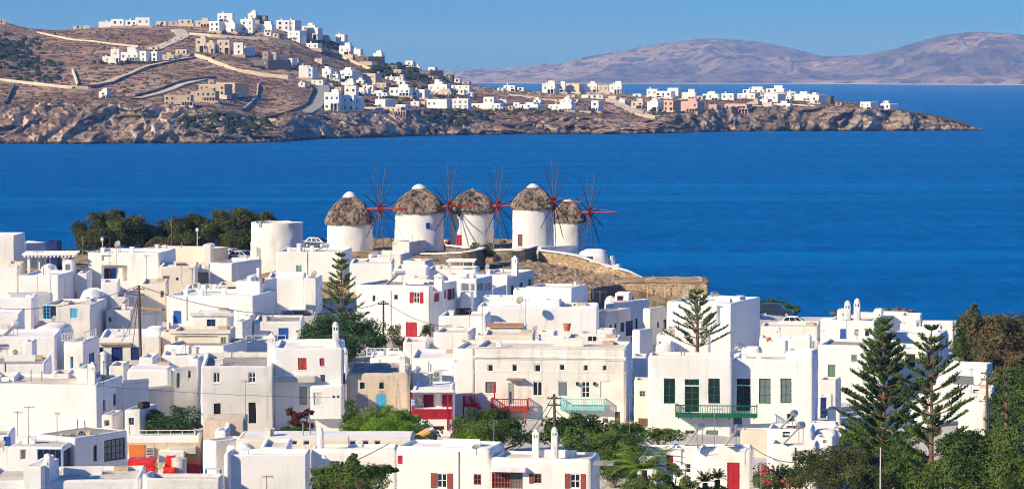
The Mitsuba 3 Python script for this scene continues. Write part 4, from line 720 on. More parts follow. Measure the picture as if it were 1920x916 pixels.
# the roofless stub
k_ = thing('tower', 'roofless round white tower stub left of the windmills', 'tower'); c_ = P(519, 420, 380) * [1, 1, 0]; z0, z1 = P(519, 502, 380)[2] - 1, P(519, 416, 380)[2]; Rr = 47.5 / FPX * 380
v_ = lathe([(Rr * 1.05, z0), (Rr * 1.04, z0 + 1.5)] + [(Rr * (1.04 - .03 * i / 8), z0 + 1.5 + (z1 - z0 - 1.5) * i / 8) for i in range(1, 9)] + [(Rr * .84, z1), (Rr * .84, z1 - .7), (.02, z1 - .72)], c_, 56)
q_ = v_.vertices.copy(); d_ = q_ - c_; d_[:, 2] = 0; q_ += d_ / Rr * ((meshkit.fbm(q_ * 1.1, 3, 8) - .5) * .35)[:, None]; q_[:, 2] += (meshkit.noise(q_ * .9, 4) - .5) * .4 * (q_[:, 2] > z1 - .9); v_.vertices = q_
part(k_, 'wall', v_, 'whitewash_old', 45)
for (x, y, w, hh, cl) in ((491, 421, 6, 11, 'grey'), (488, 480, 11, 32, 'grey')):
    qx = (x - CX) / FPX * 380; sn = (qx - c_[0]) / Rr; cs = -math.sqrt(max(.05, 1 - sn * sn)); f = Face(c_ + np.array([sn, cs, 0]) * Rr, [-cs, sn, 0], [sn, cs, 0]); z = P(x, y, 376)[2]; a, b = w / 29.4, hh / 29.4
    part(k_, 'door' if hh > 20 else 'window', f.boxes([(-a, a, -.2, .1, z - b, z + b)]), 'paint_' + cl)

# ---------------------------------------------------------------- villas across the bay
from scipy.spatial import cKDTree
HLV = V.reshape(-1, 3); HLT = cKDTree(HLV[:, :2])
def hl_z(xy):
    d, i = HLT.query(xy, k=4); w = 1 / (d + .3); return (HLV[i, 2] * w).sum(-1) / w.sum(-1)
def villa(label, blocks, name='villa', group=None):
    h = House(label, name=name, cat='villa', group=group)
    for (x0, x1, x2, y0, y1, *o) in blocks:
        m = o[0] if o else 'far_white'; D = float(hl_at((x0 + x1) / 2, y1)[1]); D = max(D, 1500)
        fs, wd = [], (x1 - x0)
        nw = int(wd / 9); hgt = y1 - y0; wc = o[1] if len(o) > 1 else ['greyblue', 'dark', 'grey', 'navy'][int(hsh((x0, y0)) * 4)]
        for row in range(2 if hgt > 19 else 1):
            for i in range(nw):
                if hsh((x0, i, row)) < .22: continue
                xc = x0 + wd * (i + .5) / nw; yc = y0 + (hgt * (.42 if hgt <= 19 else .28 + .42 * row)); ww = 1.3 + 1.1 * hsh((i, x0)); fs.append(('niche', xc - ww, xc + ww, yc - 2, yc + 2.6, .35)); 
        h.block(x0, x1, x2, y0, D, [], yb=y1 + 5, L=8, r=.25, mat=m, roof='roof_cream' if 'white' in m else m, par=.5, rough=.02)
        if wd > 13 and 'dark_stone' not in m:      # a set-back upper room, and a porch with a dark opening
            a_, c_ = hsh((x0, 11)), hsh((x0, 12)); z_ = h.F, h.S, h.D
            if a_ > .62: xs_ = x0 + wd * (.1 + .4 * c_); h.feature('box', xs_, xs_ + wd * (.3 + .2 * a_), y0 - 2.5 - 3.5 * hsh((x0, 13)), y0 + 1.5, -1.6, -5.5, m, 'upper_room')
            if c_ > .3:
                xs_ = x0 - 3 + wd * .75 * hsh((x0, 14)); xe_ = xs_ + wd * (.3 + .25 * a_); yt_ = y1 - hgt * (.36 + .14 * a_)
                h.feature('box', xs_, xe_, yt_, yt_ + 1.3, 3.0, .1, m, 'porch_roof'); h.feature('box', xs_ + .7, xe_ - .7, yt_ + 1.2, y1 + 4, .5, .12, 'paint_dark', 'porch_opening')
                for q_ in np.linspace(xs_ + .2, xe_ - 1.2, max(2, int((xe_ - xs_) / 4))): h.feature('box', q_, q_ + 1.1, yt_ + 1.3, y1 + 4, 2.9, 2.5, m, 'porch_pillar')
        for ft in fs:
            u0, u1, v0, v1 = h.F.rect(*ft[1:5]); part(h.k, 'window', h.F.boxes([(u0, u1, -.1, .05, v0, v1)]), 'paint_' + wc)
        if y0 < y1 - 9 and hsh((x0, 9)) > .35: h.feature('box', x0 - 2 - 5 * hsh((x0, 1)), x1 + 2 + 7 * hsh((x0, 2)), y1 - 2.5, y1 + 5, 4.5, .1, ['far_cream', 'far_stone', 'far_white'][int(3 * hsh((x0, 3)))], 'terrace')
        if hsh((x0, 5)) > .5 and 'white' in m: h.feature('box', x0 + wd * .3, x0 + wd * .3 + 2.2, y0 - 3.2, y0 + 1, -2, -2.8, m, 'chimney')
    return h
fw, fc, fs_, fp, fd = 'far_white', 'far_cream', 'far_stone', 'far_pink', 'far_dark_stone'
villa('long white villa alone on the left skyline of the headland', [(187, 224, 226, 41, 51), (210, 232, 234, 36, 51), (237, 256, 257, 38, 51), (256, 281, 283, 33, 51)])
villa('pale wall ruin on the skyline left of the long white villa', [(139, 153, 154, 49, 54, fc), (158, 169, 170, 48, 54, fc)])
villa('tan box house on the skyline at the left edge', [(-6, 11, 13, 37, 45, fp)])
villa('low cream houses on the ridge beside the bend of the road', [(295, 312, 316, 40, 49, fc), (318, 333, 336, 41, 49, fp), (336, 360, 364, 37, 47, fc), (368, 392, 396, 39, 50, fc)])
villa('white villa with a tower block left of the hilltop', [(409, 436, 440, 25, 42), (393, 411, 423, 40, 61), (425, 441, 452, 43, 62)])
villa('topmost villa with a brown pergola storey on the summit', [(466, 480, 484, 25, 40), (478, 500, 504, 29, 40, fd), (452, 474, 480, 36, 62), (483, 510, 518, 46, 64)])
villa('white cubic villa right of the summit', [(519, 543, 546, 38, 58), (540, 553, 566, 38, 58)])
villa('white villa below the summit with a stone terrace base', [(540, 562, 576, 58, 78), (576, 596, 606, 52, 73), (567, 588, 590, 49, 60), (584, 604, 618, 66, 74, fs_)])
villa('small white villa on the falling ridge right of the summit', [(630, 646, 653, 65, 80)])
villa('white villa on the ridge above a dark stone terrace', [(636, 657, 664, 86, 105), (660, 676, 682, 92, 107), (657, 690, 722, 106, 118, fd), (700, 716, 722, 100, 116)])
villa('white low house under the ridge beside the cream wall', [(575, 596, 605, 81, 93)])
villa('white villa on the lower ridge before the far island', [(760, 774, 780, 114, 127), (773, 787, 791, 124, 134), (803, 815, 822, 126, 138), (722, 745, 760, 122, 134, fd)])
villa('dark stone villa among the trees of the lower ridge', [(786, 806, 832, 132, 145, fd), (738, 752, 766, 130, 142, fs_)])
villa('large white villa in the gully on the left slope', [(193, 209, 211, 106, 120), (209, 224, 228, 92, 121), (226, 258, 262, 98, 116), (240, 255, 259, 89, 112), (263, 274, 288, 96, 117), (284, 294, 306, 97, 117)])
villa('pale terrace rooms beside the white villa in the gully', [(306, 326, 330, 103, 112, fc), (330, 350, 356, 93, 104, fc), (280, 296, 300, 88, 95, fc)])
villa('tiny white house alone above the left cliff', [(186, 201, 209, 171, 184)])
villa('unfinished stepped stone villa with open frames', [(308, 358, 364, 178, 200, fs_, 'dark'), (358, 404, 412, 171, 191, fs_, 'dark'), (373, 421, 436, 158, 181, fs_, 'dark'), (391, 402, 405, 149, 166, fs_, 'dark'), (405, 440, 467, 155, 177, fs_, 'dark')])
villa('cream villa with a white neighbour block below the summit', [(368, 386, 391, 72, 98, fc), (388, 402, 408, 80, 99, fc), (408, 430, 434, 75, 100, fc)])
villa('white twin block villa on the slope below the summit', [(439, 456, 459, 80, 105), (452, 466, 479, 88, 104)])
villa('brown stone tower villa over an arcaded terrace', [(493, 503, 506, 97, 118, fs_), (508, 518, 526, 98, 119, fs_), (470, 502, 546, 112, 127, fd), (530, 548, 558, 110, 121)])
villa('white villa with blue doors at the middle of the slope', [(561, 579, 581, 123, 148, fw, 'blue'), (577, 586, 596, 126, 147, fw, 'blue')])
villa('white house with blue windows right of the blue door villa', [(604, 620, 632, 129, 147, fw, 'blue'), (620, 634, 641, 139, 151)])
villa('cream arcaded villa above the long white villa', [(638, 660, 676, 132, 151, fw), (680, 704, 716, 138, 158, fc)])
villa('big white seaside villa with blue doors by the grey road', [(608, 636, 641, 173, 211, fw, 'blue'), (646, 668, 673, 161, 190), (641, 664, 669, 178, 212), (662, 676, 683, 182, 212, fw, 'blue'), (683, 752, 760, 201, 213, fc, 'dark')])
villa('white bungalow with a dark roofed neighbour above the sea', [(703, 722, 741, 186, 203), (742, 760, 767, 196, 210)])
villa('long white villa with a square tower', [(730, 768, 774, 164, 182), (772, 796, 808, 168, 186), (815, 824, 829, 149, 172), (803, 838, 846, 158, 174), (806, 846, 851, 172, 180, fc)])
villa('white colonnaded villa above the middle cliff', [(800, 838, 846, 186, 205), (848, 878, 884, 185, 206, fw, 'greyblue')])
villa('low white villa with a tower on the neck of land', [(906, 926, 931, 182, 197), (884, 938, 946, 194, 206, fw, 'greyblue'), (934, 950, 952, 187, 197)])
villa('small white house below the neck ridge', [(962, 974, 977, 192, 203), (974, 1008, 1020, 196, 204)])
villa('white house near the shore of the neck before the twin hotels', [(1028, 1072, 1079, 196, 209), (1052, 1072, 1077, 186, 197)])
villa('white house with a tan side court by the shore track', [(1108, 1122, 1132, 189, 211), (1088, 1104, 1108, 200, 211, fd)])
villa('left white twin hotel with a tan wing and dome', [(1016, 1041, 1044, 157, 175, fw, 'grey'), (1043, 1060, 1061, 158, 175), (1061, 1086, 1096, 157, 175, fc)])
villa('right white twin hotel with a curved tan middle', [(1101, 1120, 1121, 157, 175, fw, 'grey'), (1121, 1141, 1142, 159, 175, fc), (1142, 1166, 1170, 158, 175, fw, 'grey')])
villa('low white house left of the twin hotels', [(944, 965, 969, 160, 170), (932, 944, 945, 165, 170), (969, 982, 985, 164, 171)])
villa('white house group at the head of the shore track', [(1212, 1232, 1236, 167, 182), (1229, 1258, 1266, 171, 185), (1251, 1272, 1276, 165, 184)])
villa('cream house left of the pink building site', [(1183, 1206, 1210, 190, 203, fc), (1213, 1234, 1244, 191, 208, fw)])
villa('pink unfinished building with dark openings above the shore', [(1244, 1262, 1277, 188, 210, fp, 'dark'), (1276, 1308, 1320, 190, 216, fp, 'dark'), (1328, 1344, 1352, 196, 214, fp, 'dark'), (1358, 1400, 1410, 195, 210, fp, 'dark')])
villa('white terrace row behind the pink building site', [(1278, 1304, 1306, 173, 187), (1317, 1346, 1351, 176, 188), (1352, 1376, 1380, 175, 189)])
villa('white house row right of the pink building site', [(1382, 1416, 1421, 175, 187), (1432, 1458, 1473, 176, 193)])
villa('white villa with a dark end wall near the cape', [(1490, 1520, 1526, 176, 190), (1518, 1535, 1549, 178, 195), (1550, 1558, 1563, 180, 194, fd)])
villa('outermost white villa on the cape', [(1612, 1632, 1646, 191, 206), (1650, 1668, 1684, 194, 208), (1656, 1666, 1669, 189, 200)])
villa('small white blocks between the summit villas', [(497, 508, 512, 60, 68), (512, 522, 526, 63, 71, fc), (606, 618, 622, 70, 79), (500, 506, 508, 38, 47)])
villa('low stone rooms on the slope above the blue door villa', [(545, 560, 566, 110, 120, fs_), (520, 534, 540, 113, 121), (590, 604, 610, 110, 119, fc)])
villa('white flats stepping down behind the long white villa', [(680, 700, 706, 160, 171), (706, 724, 729, 155, 165, fc), (668, 682, 686, 150, 160), (744, 760, 764, 152, 161)])
villa('white garden rooms above the middle cliff', [(770, 786, 790, 190, 199), (786, 802, 806, 176, 184, fc), (852, 870, 874, 168, 177), (874, 886, 890, 174, 181)])
villa('white sheds on the ridge before the far island', [(836, 848, 852, 140, 148, fd), (852, 862, 866, 148, 155), (866, 880, 884, 153, 160, fs_)])
villa('low white rooms between the neck tower and the shore houses', [(1000, 1014, 1018, 187, 195), (952, 962, 965, 199, 206, fc), (1062, 1078, 1082, 178, 184, fc)])
villa('small white houses inland of the cream house', [(1186, 1202, 1206, 176, 185), (1140, 1156, 1160, 180, 187, fc), (1160, 1172, 1176, 186, 193)])
villa('pink and white rooms in front of the terrace row', [(1306, 1318, 1322, 180, 189, fc), (1406, 1422, 1428, 190, 200, fp), (1424, 1440, 1444, 186, 195)])
villa('low white annexes beside the villa near the cape', [(1470, 1484, 1488, 180, 189), (1566, 1578, 1582, 192, 198, fs_)])
villa('stone cottages on the right hand slope above the grey road', [(612, 624, 628, 156, 164, fs_), (628, 640, 644, 164, 172, fc), (560, 572, 576, 154, 162)])
villa('long low white row above the middle cliff villas', [(646, 690, 696, 166, 174), (690, 726, 731, 174, 182), (782, 826, 832, 190, 197, fc)])
villa('long low white row behind the square tower villa', [(846, 880, 886, 160, 168), (722, 756, 760, 144, 152)])
villa('low white row along the cape ridge before the villa near the cape', [(1436, 1470, 1474, 166, 176), (1474, 1492, 1495, 172, 181), (1392, 1432, 1436, 168, 176)])
villa('low tan row on the shore bank below the pink building site', [(1412, 1450, 1456, 198, 208, fc), (1456, 1482, 1486, 194, 202)])
villa('low pale row on the neck below the twin hotels', [(1040, 1084, 1088, 186, 192, fc), (1090, 1130, 1134, 178, 185)])
villa('low white rooms stepping down from the blue door villa', [(584, 606, 611, 150, 159), (640, 664, 668, 154, 162), (664, 684, 688, 170, 178)])
# walls, roads and gardens of the headland
def hl_line(pts, step=6):
    p = np.array([hl_at(*q) for q in pts]); s = np.r_[0, np.cumsum(np.linalg.norm(np.diff(p[:, :2], axis=0), axis=1))]; ss = np.linspace(0, s[-1], max(3, int(s[-1] / step)))
    xy = np.stack([np.interp(ss, s, p[:, i]) for i in (0, 1)], 1); z = hl_z(xy); z = np.convolve(np.pad(z, 2, 'edge'), np.ones(5) / 5, 'valid'); return np.c_[xy, z]
def hl_wall(label, pts, h, m, t=.9):
    h *= .62; p = hl_line(pts); g = np.gradient(p[:, :2], axis=0); g /= np.linalg.norm(g, axis=1, keepdims=True); o = np.c_[-g[:, 1], g[:, 0], 0 * g[:, 0]] * t / 2
    j = (meshkit.noise(p * .4, 3) - .5)[:, None] * [0, 0, .5]
    k = thing('field_wall', label, 'wall'); part(k, 'stonework', grid_mesh(np.stack([p + o - [0, 0, 2], p + o + [0, 0, h] + j, p - o + [0, 0, h] + j, p - o - [0, 0, 2], p + o - [0, 0, 2]])), m)
def hl_road(pts, w, m='road_dust', name='road'):
    p = hl_line(pts); g = np.gradient(p[:, :2], axis=0); g /= np.linalg.norm(g, axis=1, keepdims=True); o = np.c_[-g[:, 1], g[:, 0], 0 * g[:, 0]] * w / 2
    struct(name, grid_mesh(np.stack([p + o - [0, 0, 3], p + o + [0, 0, .7], p - o + [0, 0, .7], p - o - [0, 0, 3]])), m)
mat('road_dust', proc(lambda p, n, uv: mix((0.44, 0.36, 0.28), (0.56, 0.47, 0.38), noise(p.x * .3, p.y * .3, 1.0))), 0.9, .05)
mat('road_grey', (0.26, 0.25, 0.245), 0.9, .05)
hl_road([(286, 96), (304, 86), (326, 78), (343, 70), (340, 62), (330, 56)], 9)
hl_road([(165, 163), (200, 156), (235, 142), (280, 126), (330, 112), (366, 108), (400, 110)], 5)
hl_road([(255, 187), (300, 176), (340, 162), (390, 147)], 5)
hl_road([(385, 212), (430, 217), (480, 224), (520, 229)], 6)
hl_road([(568, 216), (585, 205), (598, 188), (604, 168), (600, 158)], 10, 'road_grey')
hl_road([(1140, 186), (1160, 196), (1180, 206), (1210, 216), (1240, 222)], 8)
hl_road([(960, 178), (1010, 186), (1060, 190), (1110, 190)], 6)
hl_wall('long pale wall across the left slope', [(-20, 148), (30, 154), (85, 162), (130, 167), (165, 166)], 2.2, 'far_cream')
hl_wall('cream wall under the ridge crest road', [(355, 66), (400, 70), (450, 72), (500, 76), (550, 84)], 3, 'far_cream')
hl_wall('long cream retaining wall down the middle slope', [(366, 106), (400, 118), (440, 132), (490, 142), (540, 148)], 3.5, 'far_cream')
hl_wall('dark field wall curving beside the track', [(172, 166), (210, 158), (232, 146), (275, 130), (330, 115), (368, 110)], 2.0, 'far_dark_stone')
hl_wall('dark field wall above the unfinished stone villa', [(255, 183), (300, 170), (345, 155), (405, 146)], 2.4, 'far_dark_stone')
hl_wall('cream wall running down the right ridge', [(600, 92), (630, 103), (660, 117), (690, 130), (720, 146)], 3, 'far_cream')
hl_wall('dark wall along the grey road', [(500, 224), (550, 212), (575, 196), (586, 170), (578, 158)], 2.2, 'far_dark_stone')
hl_wall('pale field wall on the left slope above the white gully villa', [(70, 62), (130, 74), (200, 82), (260, 88)], 1.8, 'far_cream')
hl_wall('short steep dark wall at the left edge', [(10, 200), (18, 178), (28, 160)], 2.5, 'far_dark_stone')
hl_wall('short steep pale wall on the left slope', [(136, 132), (141, 148), (146, 163)], 2.5, 'far_cream')
hl_wall('cream sea wall below the big white villa', [(600, 216), (660, 218), (720, 215), (780, 211)], 1.6, 'far_cream')
hl_wall('cream sea wall behind the shore track', [(1160, 178), (1190, 186), (1220, 188)], 3, 'far_dark_stone')
hl_wall('pale wall along the cape ridge', [(1400, 196), (1450, 197), (1490, 198), (1530, 200)], 1.6, 'far_cream')
hl_wall('thin field wall right of the unfinished stone villa', [(455, 208), (470, 196), (482, 180), (484, 158)], 2, 'far_stone')
cs, rs = [], []
for a_ in ((-60, 90, 62, 132, 110, .8, 3.4), (10, 125, 112, 160, 90, .7, 2.6), (-30, 60, 80, 112, 60, 1, 4), (575, 660, 72, 96, 50, 1.5, 3.5), (690, 830, 122, 150, 110, 1.5, 4), (170, 300, 112, 124, 60, 1, 2.4), (470, 560, 118, 130, 40, 1, 2.4), (640, 860, 150, 205, 110, 1, 2.6), (880, 1060, 205, 220, 60, .8, 2), (390, 480, 60, 70, 40, 1, 2), (800, 900, 208, 250, 60, 1, 3), (330, 520, 225, 262, 90, 1, 3), (1180, 1300, 205, 216, 30, .8, 2)):
    c, r = hl_patch(*a_); c[:, 2] = hl_z(c[:, :2]) + r * .2; cs.append(c); rs.append(r)
struct('garden_shrubs', blobs(np.vstack(cs), np.concatenate(rs), .75), 'green_scrub', kind='stuff', label='dark green shrubs among the villas across the bay')
# ---------------------------------------------------------------- trees and plants
def leaf_mat(name, a, b, c, s=0.9):
    def fn(p, n, uv):
        t = fbm(p.x * s, p.y * s, p.z * s, octaves=3); f = noise(p.x * 5, p.y * 5, p.z * 5)
        return mix(mix(a, b, smoothstep(0.3, 0.7, t)), c, smoothstep(0.62, 0.95, f) * 0.6)
    scene[name] = {'type': 'principledthin', 'base_color': proc(fn), 'roughness': 0.6, 'spec_trans': 0.0, 'diff_trans': 0.5}
    return name
leaf_mat('leaf_pine', (0.085, 0.170, 0.025), (0.228, 0.380, 0.048), (0.320, 0.448, 0.064))
leaf_mat('leaf_dark', (0.043, 0.089, 0.039), (0.106, 0.203, 0.071), (0.180, 0.280, 0.100))
leaf_mat('leaf_mid', (0.060, 0.111, 0.034), (0.162, 0.247, 0.057), (0.256, 0.320, 0.080))
leaf_mat('leaf_olive', (0.085, 0.093, 0.043), (0.209, 0.199, 0.085), (0.288, 0.240, 0.112))
leaf_mat('leaf_brown', (0.10, 0.095, 0.045), (0.22, 0.18, 0.09), (0.30, 0.22, 0.12), .6)
leaf_mat('leaf_blue', (0.051, 0.085, 0.068), (0.133, 0.190, 0.142), (0.192, 0.240, 0.160))
leaf_mat('leaf_araucaria', (0.065, 0.115, 0.046), (0.154, 0.243, 0.072), (0.238, 0.302, 0.097), 0.7)
leaf_mat('leaf_red', (0.09, 0.03, 0.022), (0.18, 0.06, 0.035), (0.10, 0.09, 0.03))
leaf_mat('leaf_palm', (0.088, 0.177, 0.033), (0.272, 0.445, 0.074), (0.582, 0.666, 0.125))
leaf_mat('leaf_deep', (0.044, 0.086, 0.031), (0.149, 0.219, 0.054), (0.296, 0.360, 0.086), .6)
leaf_mat('leaf_belt', (0.054, 0.072, 0.031), (0.144, 0.162, 0.054), (0.240, 0.204, 0.090))
leaf_mat('petal', (0.55, 0.06, 0.12), (0.7, 0.15, 0.2), (0.75, 0.3, 0.3))
mat('bark', proc(lambda p, n, uv: mix((0.11, 0.065, 0.045), (0.25, 0.15, 0.10), noise(p.x * 6, p.y * 6, p.z * 2))), 0.9, 0.1)
mat('bark_grey', proc(lambda p, n, uv: mix((0.16, 0.13, 0.11), (0.34, 0.28, 0.23), noise(p.x * 6, p.y * 6, p.z * 2))), 0.9, 0.1)
def leaves(pos, out, size, rg, jit=0.9, asp=0.5):
    n = len(pos); nv = out + (rg.random((n, 3)) - .5) * 2 * jit; nv /= np.linalg.norm(nv, axis=1, keepdims=True) + 1e-9
    t = np.cross(nv, rg.standard_normal((n, 3))); t /= np.linalg.norm(t, axis=1, keepdims=True) + 1e-9; b = np.cross(nv, t)
    s = size * (.6 + .8 * rg.random((n, 1)))
    Vv = np.stack([pos - t * s, pos + b * s * asp + nv * s * .15, pos + t * s, pos - b * s * asp + nv * s * .15], 1).reshape(-1, 3)
    i = (np.arange(n) * 4)[:, None]; return trimesh.Trimesh(Vv, np.vstack([i + [0, 1, 2], i + [0, 2, 3]]), process=False)
def crown_pts(lobes, dens, rg, gap=0.42, fs=1.1):
    """leaf places and outward directions: each lobe is a heap of smaller leaf clumps with gaps between"""
    Ps, Ns = [], []
    for (px, py, D, rx, ry) in lobes:
        c = P(px, py, D); s = D / FPX; R3 = np.array([rx * s, rx * s * .85, ry * s]) * 1.08; n = int(dens * (R3[0] * R3[2] + R3[0] * R3[1] + R3[1] * R3[2]))
        k = max(7, min(40, int(9 + 5 * R3.prod() ** (1 / 3) * 1.6)))
        sd = rg.standard_normal((k, 3)); sd /= np.linalg.norm(sd, axis=1, keepdims=True); sc = c + sd * R3 * (.35 + .5 * rg.random((k, 1))); sr = .30 + .20 * rg.random(k)
        i = rg.integers(0, k, n); d = rg.standard_normal((n, 3)); d[:, 2] += .25; d /= np.linalg.norm(d, axis=1, keepdims=True)
        r = (.55 + .5 * rg.random(n) ** .5) * (1 + .5 * (meshkit.fbm(d * 2.2 + c * .37, 2, 5) - .5))
        p = sc[i] + d * (r * sr[i])[:, None] * (.5 * R3 + .5 * R3.mean())
        keep = meshkit.fbm(p * fs * 1.4, 3, 7) + .25 * rg.random(n) > gap
        Ps.append(p[keep]); Ns.append(d[keep] + .4 * (p[keep] - c) / R3)
    p, q = np.vstack(Ps), np.vstack(Ns); return p, q / np.linalg.norm(q, axis=1, keepdims=True)
def tree(label, name, catg, lobes, m, leaf=.13, dens=160, trunk=None, gap=.42, bark='bark_grey', jit=.9, asp=.5, group=None, fs=1.1):
    k = thing(name, label, catg, group); rg = np.random.default_rng(int(lobes[0][0] * 7 + lobes[0][1]))
    p, n = crown_pts(lobes, dens * 1.5, rg, gap - .04, fs); part(k, 'crown', leaves(p, n, leaf, rg, jit, asp), m)
    xs, ys, Ds = [l[0] for l in lobes], [l[1] + l[4] for l in lobes], [l[2] for l in lobes]
    tx, tD = (trunk if trunk else (sum(xs) / len(xs), sum(Ds) / len(Ds))); base = np.array([(tx - CX) / FPX * tD, tD, float(ground_z(tx, tD)) - .2])
    br = []; 
    for l in lobes[:9]:
        c = P(*l[:3]); 
        if c[2] < base[2] + .3: c = c + [0, 0, base[2] + .5 - c[2]]
        mid = base * [.75, .75, .45] + c * [.25, .25, .55]; br.append(tube([base, mid, c], [.16, .10, .03], 6))
    part(k, 'trunk', cat(br), bark, 40)
    return k
# the belt of trees by the water at the left
tree('broad dark green tree by the water, leftmost of the belt', 'tree', 'tree', [(165, 432, 428, 24, 30), (205, 418, 430, 30, 24), (240, 430, 428, 34, 30), (190, 450, 426, 40, 24), (272, 446, 430, 26, 22), (222, 402, 431, 12, 10)], 'leaf_belt', .17, 230, gap=.36)
tree('grey green tree in the gap of the belt behind the wooden pole', 'tree', 'tree', [(290, 444, 432, 22, 24), (310, 430, 434, 18, 18), (300, 458, 428, 34, 12)], 'leaf_belt', .16, 220, gap=.36)
tree('olive brown tree right of the wooden pole in the belt', 'tree', 'tree', [(335, 435, 430, 24, 26), (368, 425, 432, 26, 24), (350, 452, 428, 30, 16), (388, 440, 430, 20, 24)], 'leaf_belt', .17, 230, gap=.36)
tree('green brown tree of the belt next to the stub tower', 'tree', 'tree', [(420, 428, 432, 30, 30), (455, 412, 433, 34, 22), (490, 414, 434, 26, 20), (440, 450, 430, 40, 20), (478, 440, 432, 30, 24), (510, 420, 436, 14, 12)], 'leaf_belt', .17, 230, gap=.36)
tree('dry pinkish bush in front of the left tree belt', 'bush', 'bush', [(284, 462, 412, 17, 9), (322, 460, 412, 22, 11)], 'leaf_brown', .13, 200)
tree('low green shrubs between the blue end wall and the tree belt', 'bush', 'bush', [(128, 472, 420, 18, 6), (150, 474, 418, 12, 5)], 'leaf_mid', .13, 200)
tree('brown and green bush below the red door mill', 'bush', 'bush', [(888, 462, 383, 9, 7), (905, 467, 381, 16, 11), (918, 476, 379, 12, 9)], 'leaf_olive', .11, 260)
tree('dark green trees behind the parked dark blue car', 'tree', 'tree', [(1448, 568, 399, 13, 13), (1466, 574, 399, 17, 10), (1486, 580, 399, 18, 8), (1436, 572, 398, 14, 9)], 'leaf_dark', .13, 200)
# araucarias
def araucaria(label, px, ytop, ybase, D, half, nw, m='leaf_araucaria', lo=.12, seed=1, brk=6, dens=1.0, bark='bark'):
    k = thing('norfolk_pine', label, 'tree'); rg = np.random.default_rng(seed); zt = P(px, ytop, D)[2]; b = P(px, ybase, D); zg = min(b[2], float(ground_z(px, D)) - .3)
    x0 = b[0]; Hh = zt - b[2]; s = D / FPX; lean = np.array([.01 * Hh, 0])
    part(k, 'trunk', tube([[x0, D, zg], [x0 + .02 * Hh * .3, D, b[2] + Hh * .4], [x0, D, zt]], [.2 + .012 * Hh, .13, .03], 8), bark, 40)
    B, Lp, Ln = [], [], []
    for i in range(nw):
        f = lo + (1 - lo) * (max(0, i + .3 * (rg.random() - .5)) / (nw - .6)) ** .94
        if f > .985: continue
        ln = half * s * ((1 - f) ** .72) * 1.02 + .22; z = b[2] + Hh * f; ph = rg.random() * 6.28
        for j in range(brk):
            a = ph + j * 2 * math.pi / brk + (rg.random() - .5) * .35; L_ = ln * (.62 + .46 * rg.random()); el = .36 + .22 * f + .16 * (rg.random() - .5)
            h = np.array([math.cos(a), math.sin(a), 0]); t = np.linspace(0, 1, 7)
            c = np.array([x0, D, z]) + t[:, None] * L_ * h * math.cos(el) + np.array([0, 0, 1.0]) * (t * L_ * math.sin(el) + (t ** 2 - t) * L_ * .16)[:, None]
            B.append(tube(c, .035 * (1.1 - t) + .012, 4, cap=False))
            sd = np.cross(h, [0, 0, 1.0]); nb = max(4, int(L_ * 5 * dens))
            for q in range(nb):
                tt = .42 + .58 * (q + rg.random() * .6) / nb; o = np.array([np.interp(tt, t, c[:, e]) for e in range(3)])
                for sg in (-1, 1):
                    d = h * .75 + sd * sg * (.55 + .3 * rg.random()) + np.array([0, 0, .30 + .35 * rg.random()]); d /= np.linalg.norm(d); bl = (.16 + .30 * L_ / (L_ + 1.2)) * (1.15 - .6 * abs(tt - .72)) * (.7 + .6 * rg.random())
                    u = np.linspace(.1, 1, 13); pp = o + d * (u * bl)[:, None] + np.array([0, 0, 1.0]) * (u ** 2 * bl * .22)[:, None]
                    rd = rg.standard_normal((13, 3)); Lp.append(pp + rd * .032); Ln.append(rd)
    part(k, 'branches', cat(B), bark, 40, stuff=True)
    p, n = np.vstack(Lp), np.vstack(Ln); n /= np.linalg.norm(n, axis=1, keepdims=True)
    part(k, 'foliage', leaves(p, n, .085, rg, .4, .5), m)
    return k
araucaria('tall norfolk pine in the middle of the town below the mills', 640, 476, 668, 303, 64, 12, seed=3, lo=.16, dens=.6)
araucaria('young norfolk pine before the tall white cube house', 1307, 545, 652, 285, 62, 8, seed=8, lo=.02, dens=.6)
araucaria('dense norfolk pine at the right, left of the thin one', 1655, 598, 880, 216, 108, 14, seed=5, dens=1.5, brk=8)
araucaria('thin tall norfolk pine with a bare reddish trunk in the right foreground', 1744, 612, 916, 208, 122, 12, seed=12, dens=1.0, brk=6)
araucaria('norfolk pine half hidden in the dark trees at the right edge', 1886, 690, 850, 236, 44, 8, seed=21, dens=.7)
# bushes and trees of the middle
tree('dark leafy tree at the foot of the norfolk pine in the middle', 'tree', 'tree', [(600, 625, 298, 34, 30), (650, 610, 297, 36, 24), (690, 622, 298, 36, 26), (640, 650, 295, 54, 24), (705, 640, 296, 26, 16), (575, 640, 298, 16, 18)], 'leaf_dark', .13, 190)
tree('rust green climbing shrubs beside the tall red doors', 'bush', 'bush', [(800, 622, 312, 15, 16), (752, 640, 309, 30, 10), (740, 622, 311, 12, 16)], 'leaf_olive', .09, 300, gap=.5)
tree('bright green pine bush below the brown stone house', 'tree', 'pine', [(690, 792, 247, 36, 26), (730, 785, 246, 42, 24), (765, 795, 246, 30, 22), (665, 805, 245, 20, 16), (710, 808, 243, 60, 18)], 'leaf_pine', .075, 800, gap=.36, fs=1.8)
tree('dark bush between the bright pine and the stone wall', 'bush', 'bush', [(660, 770, 252, 14, 22), (650, 790, 252, 12, 18)], 'leaf_mid', .10, 260)
tree('dark shrub right of the bright pine below the red veranda', 'bush', 'bush', [(792, 800, 243, 22, 20), (812, 816, 241, 20, 10)], 'leaf_dark', .10, 260)
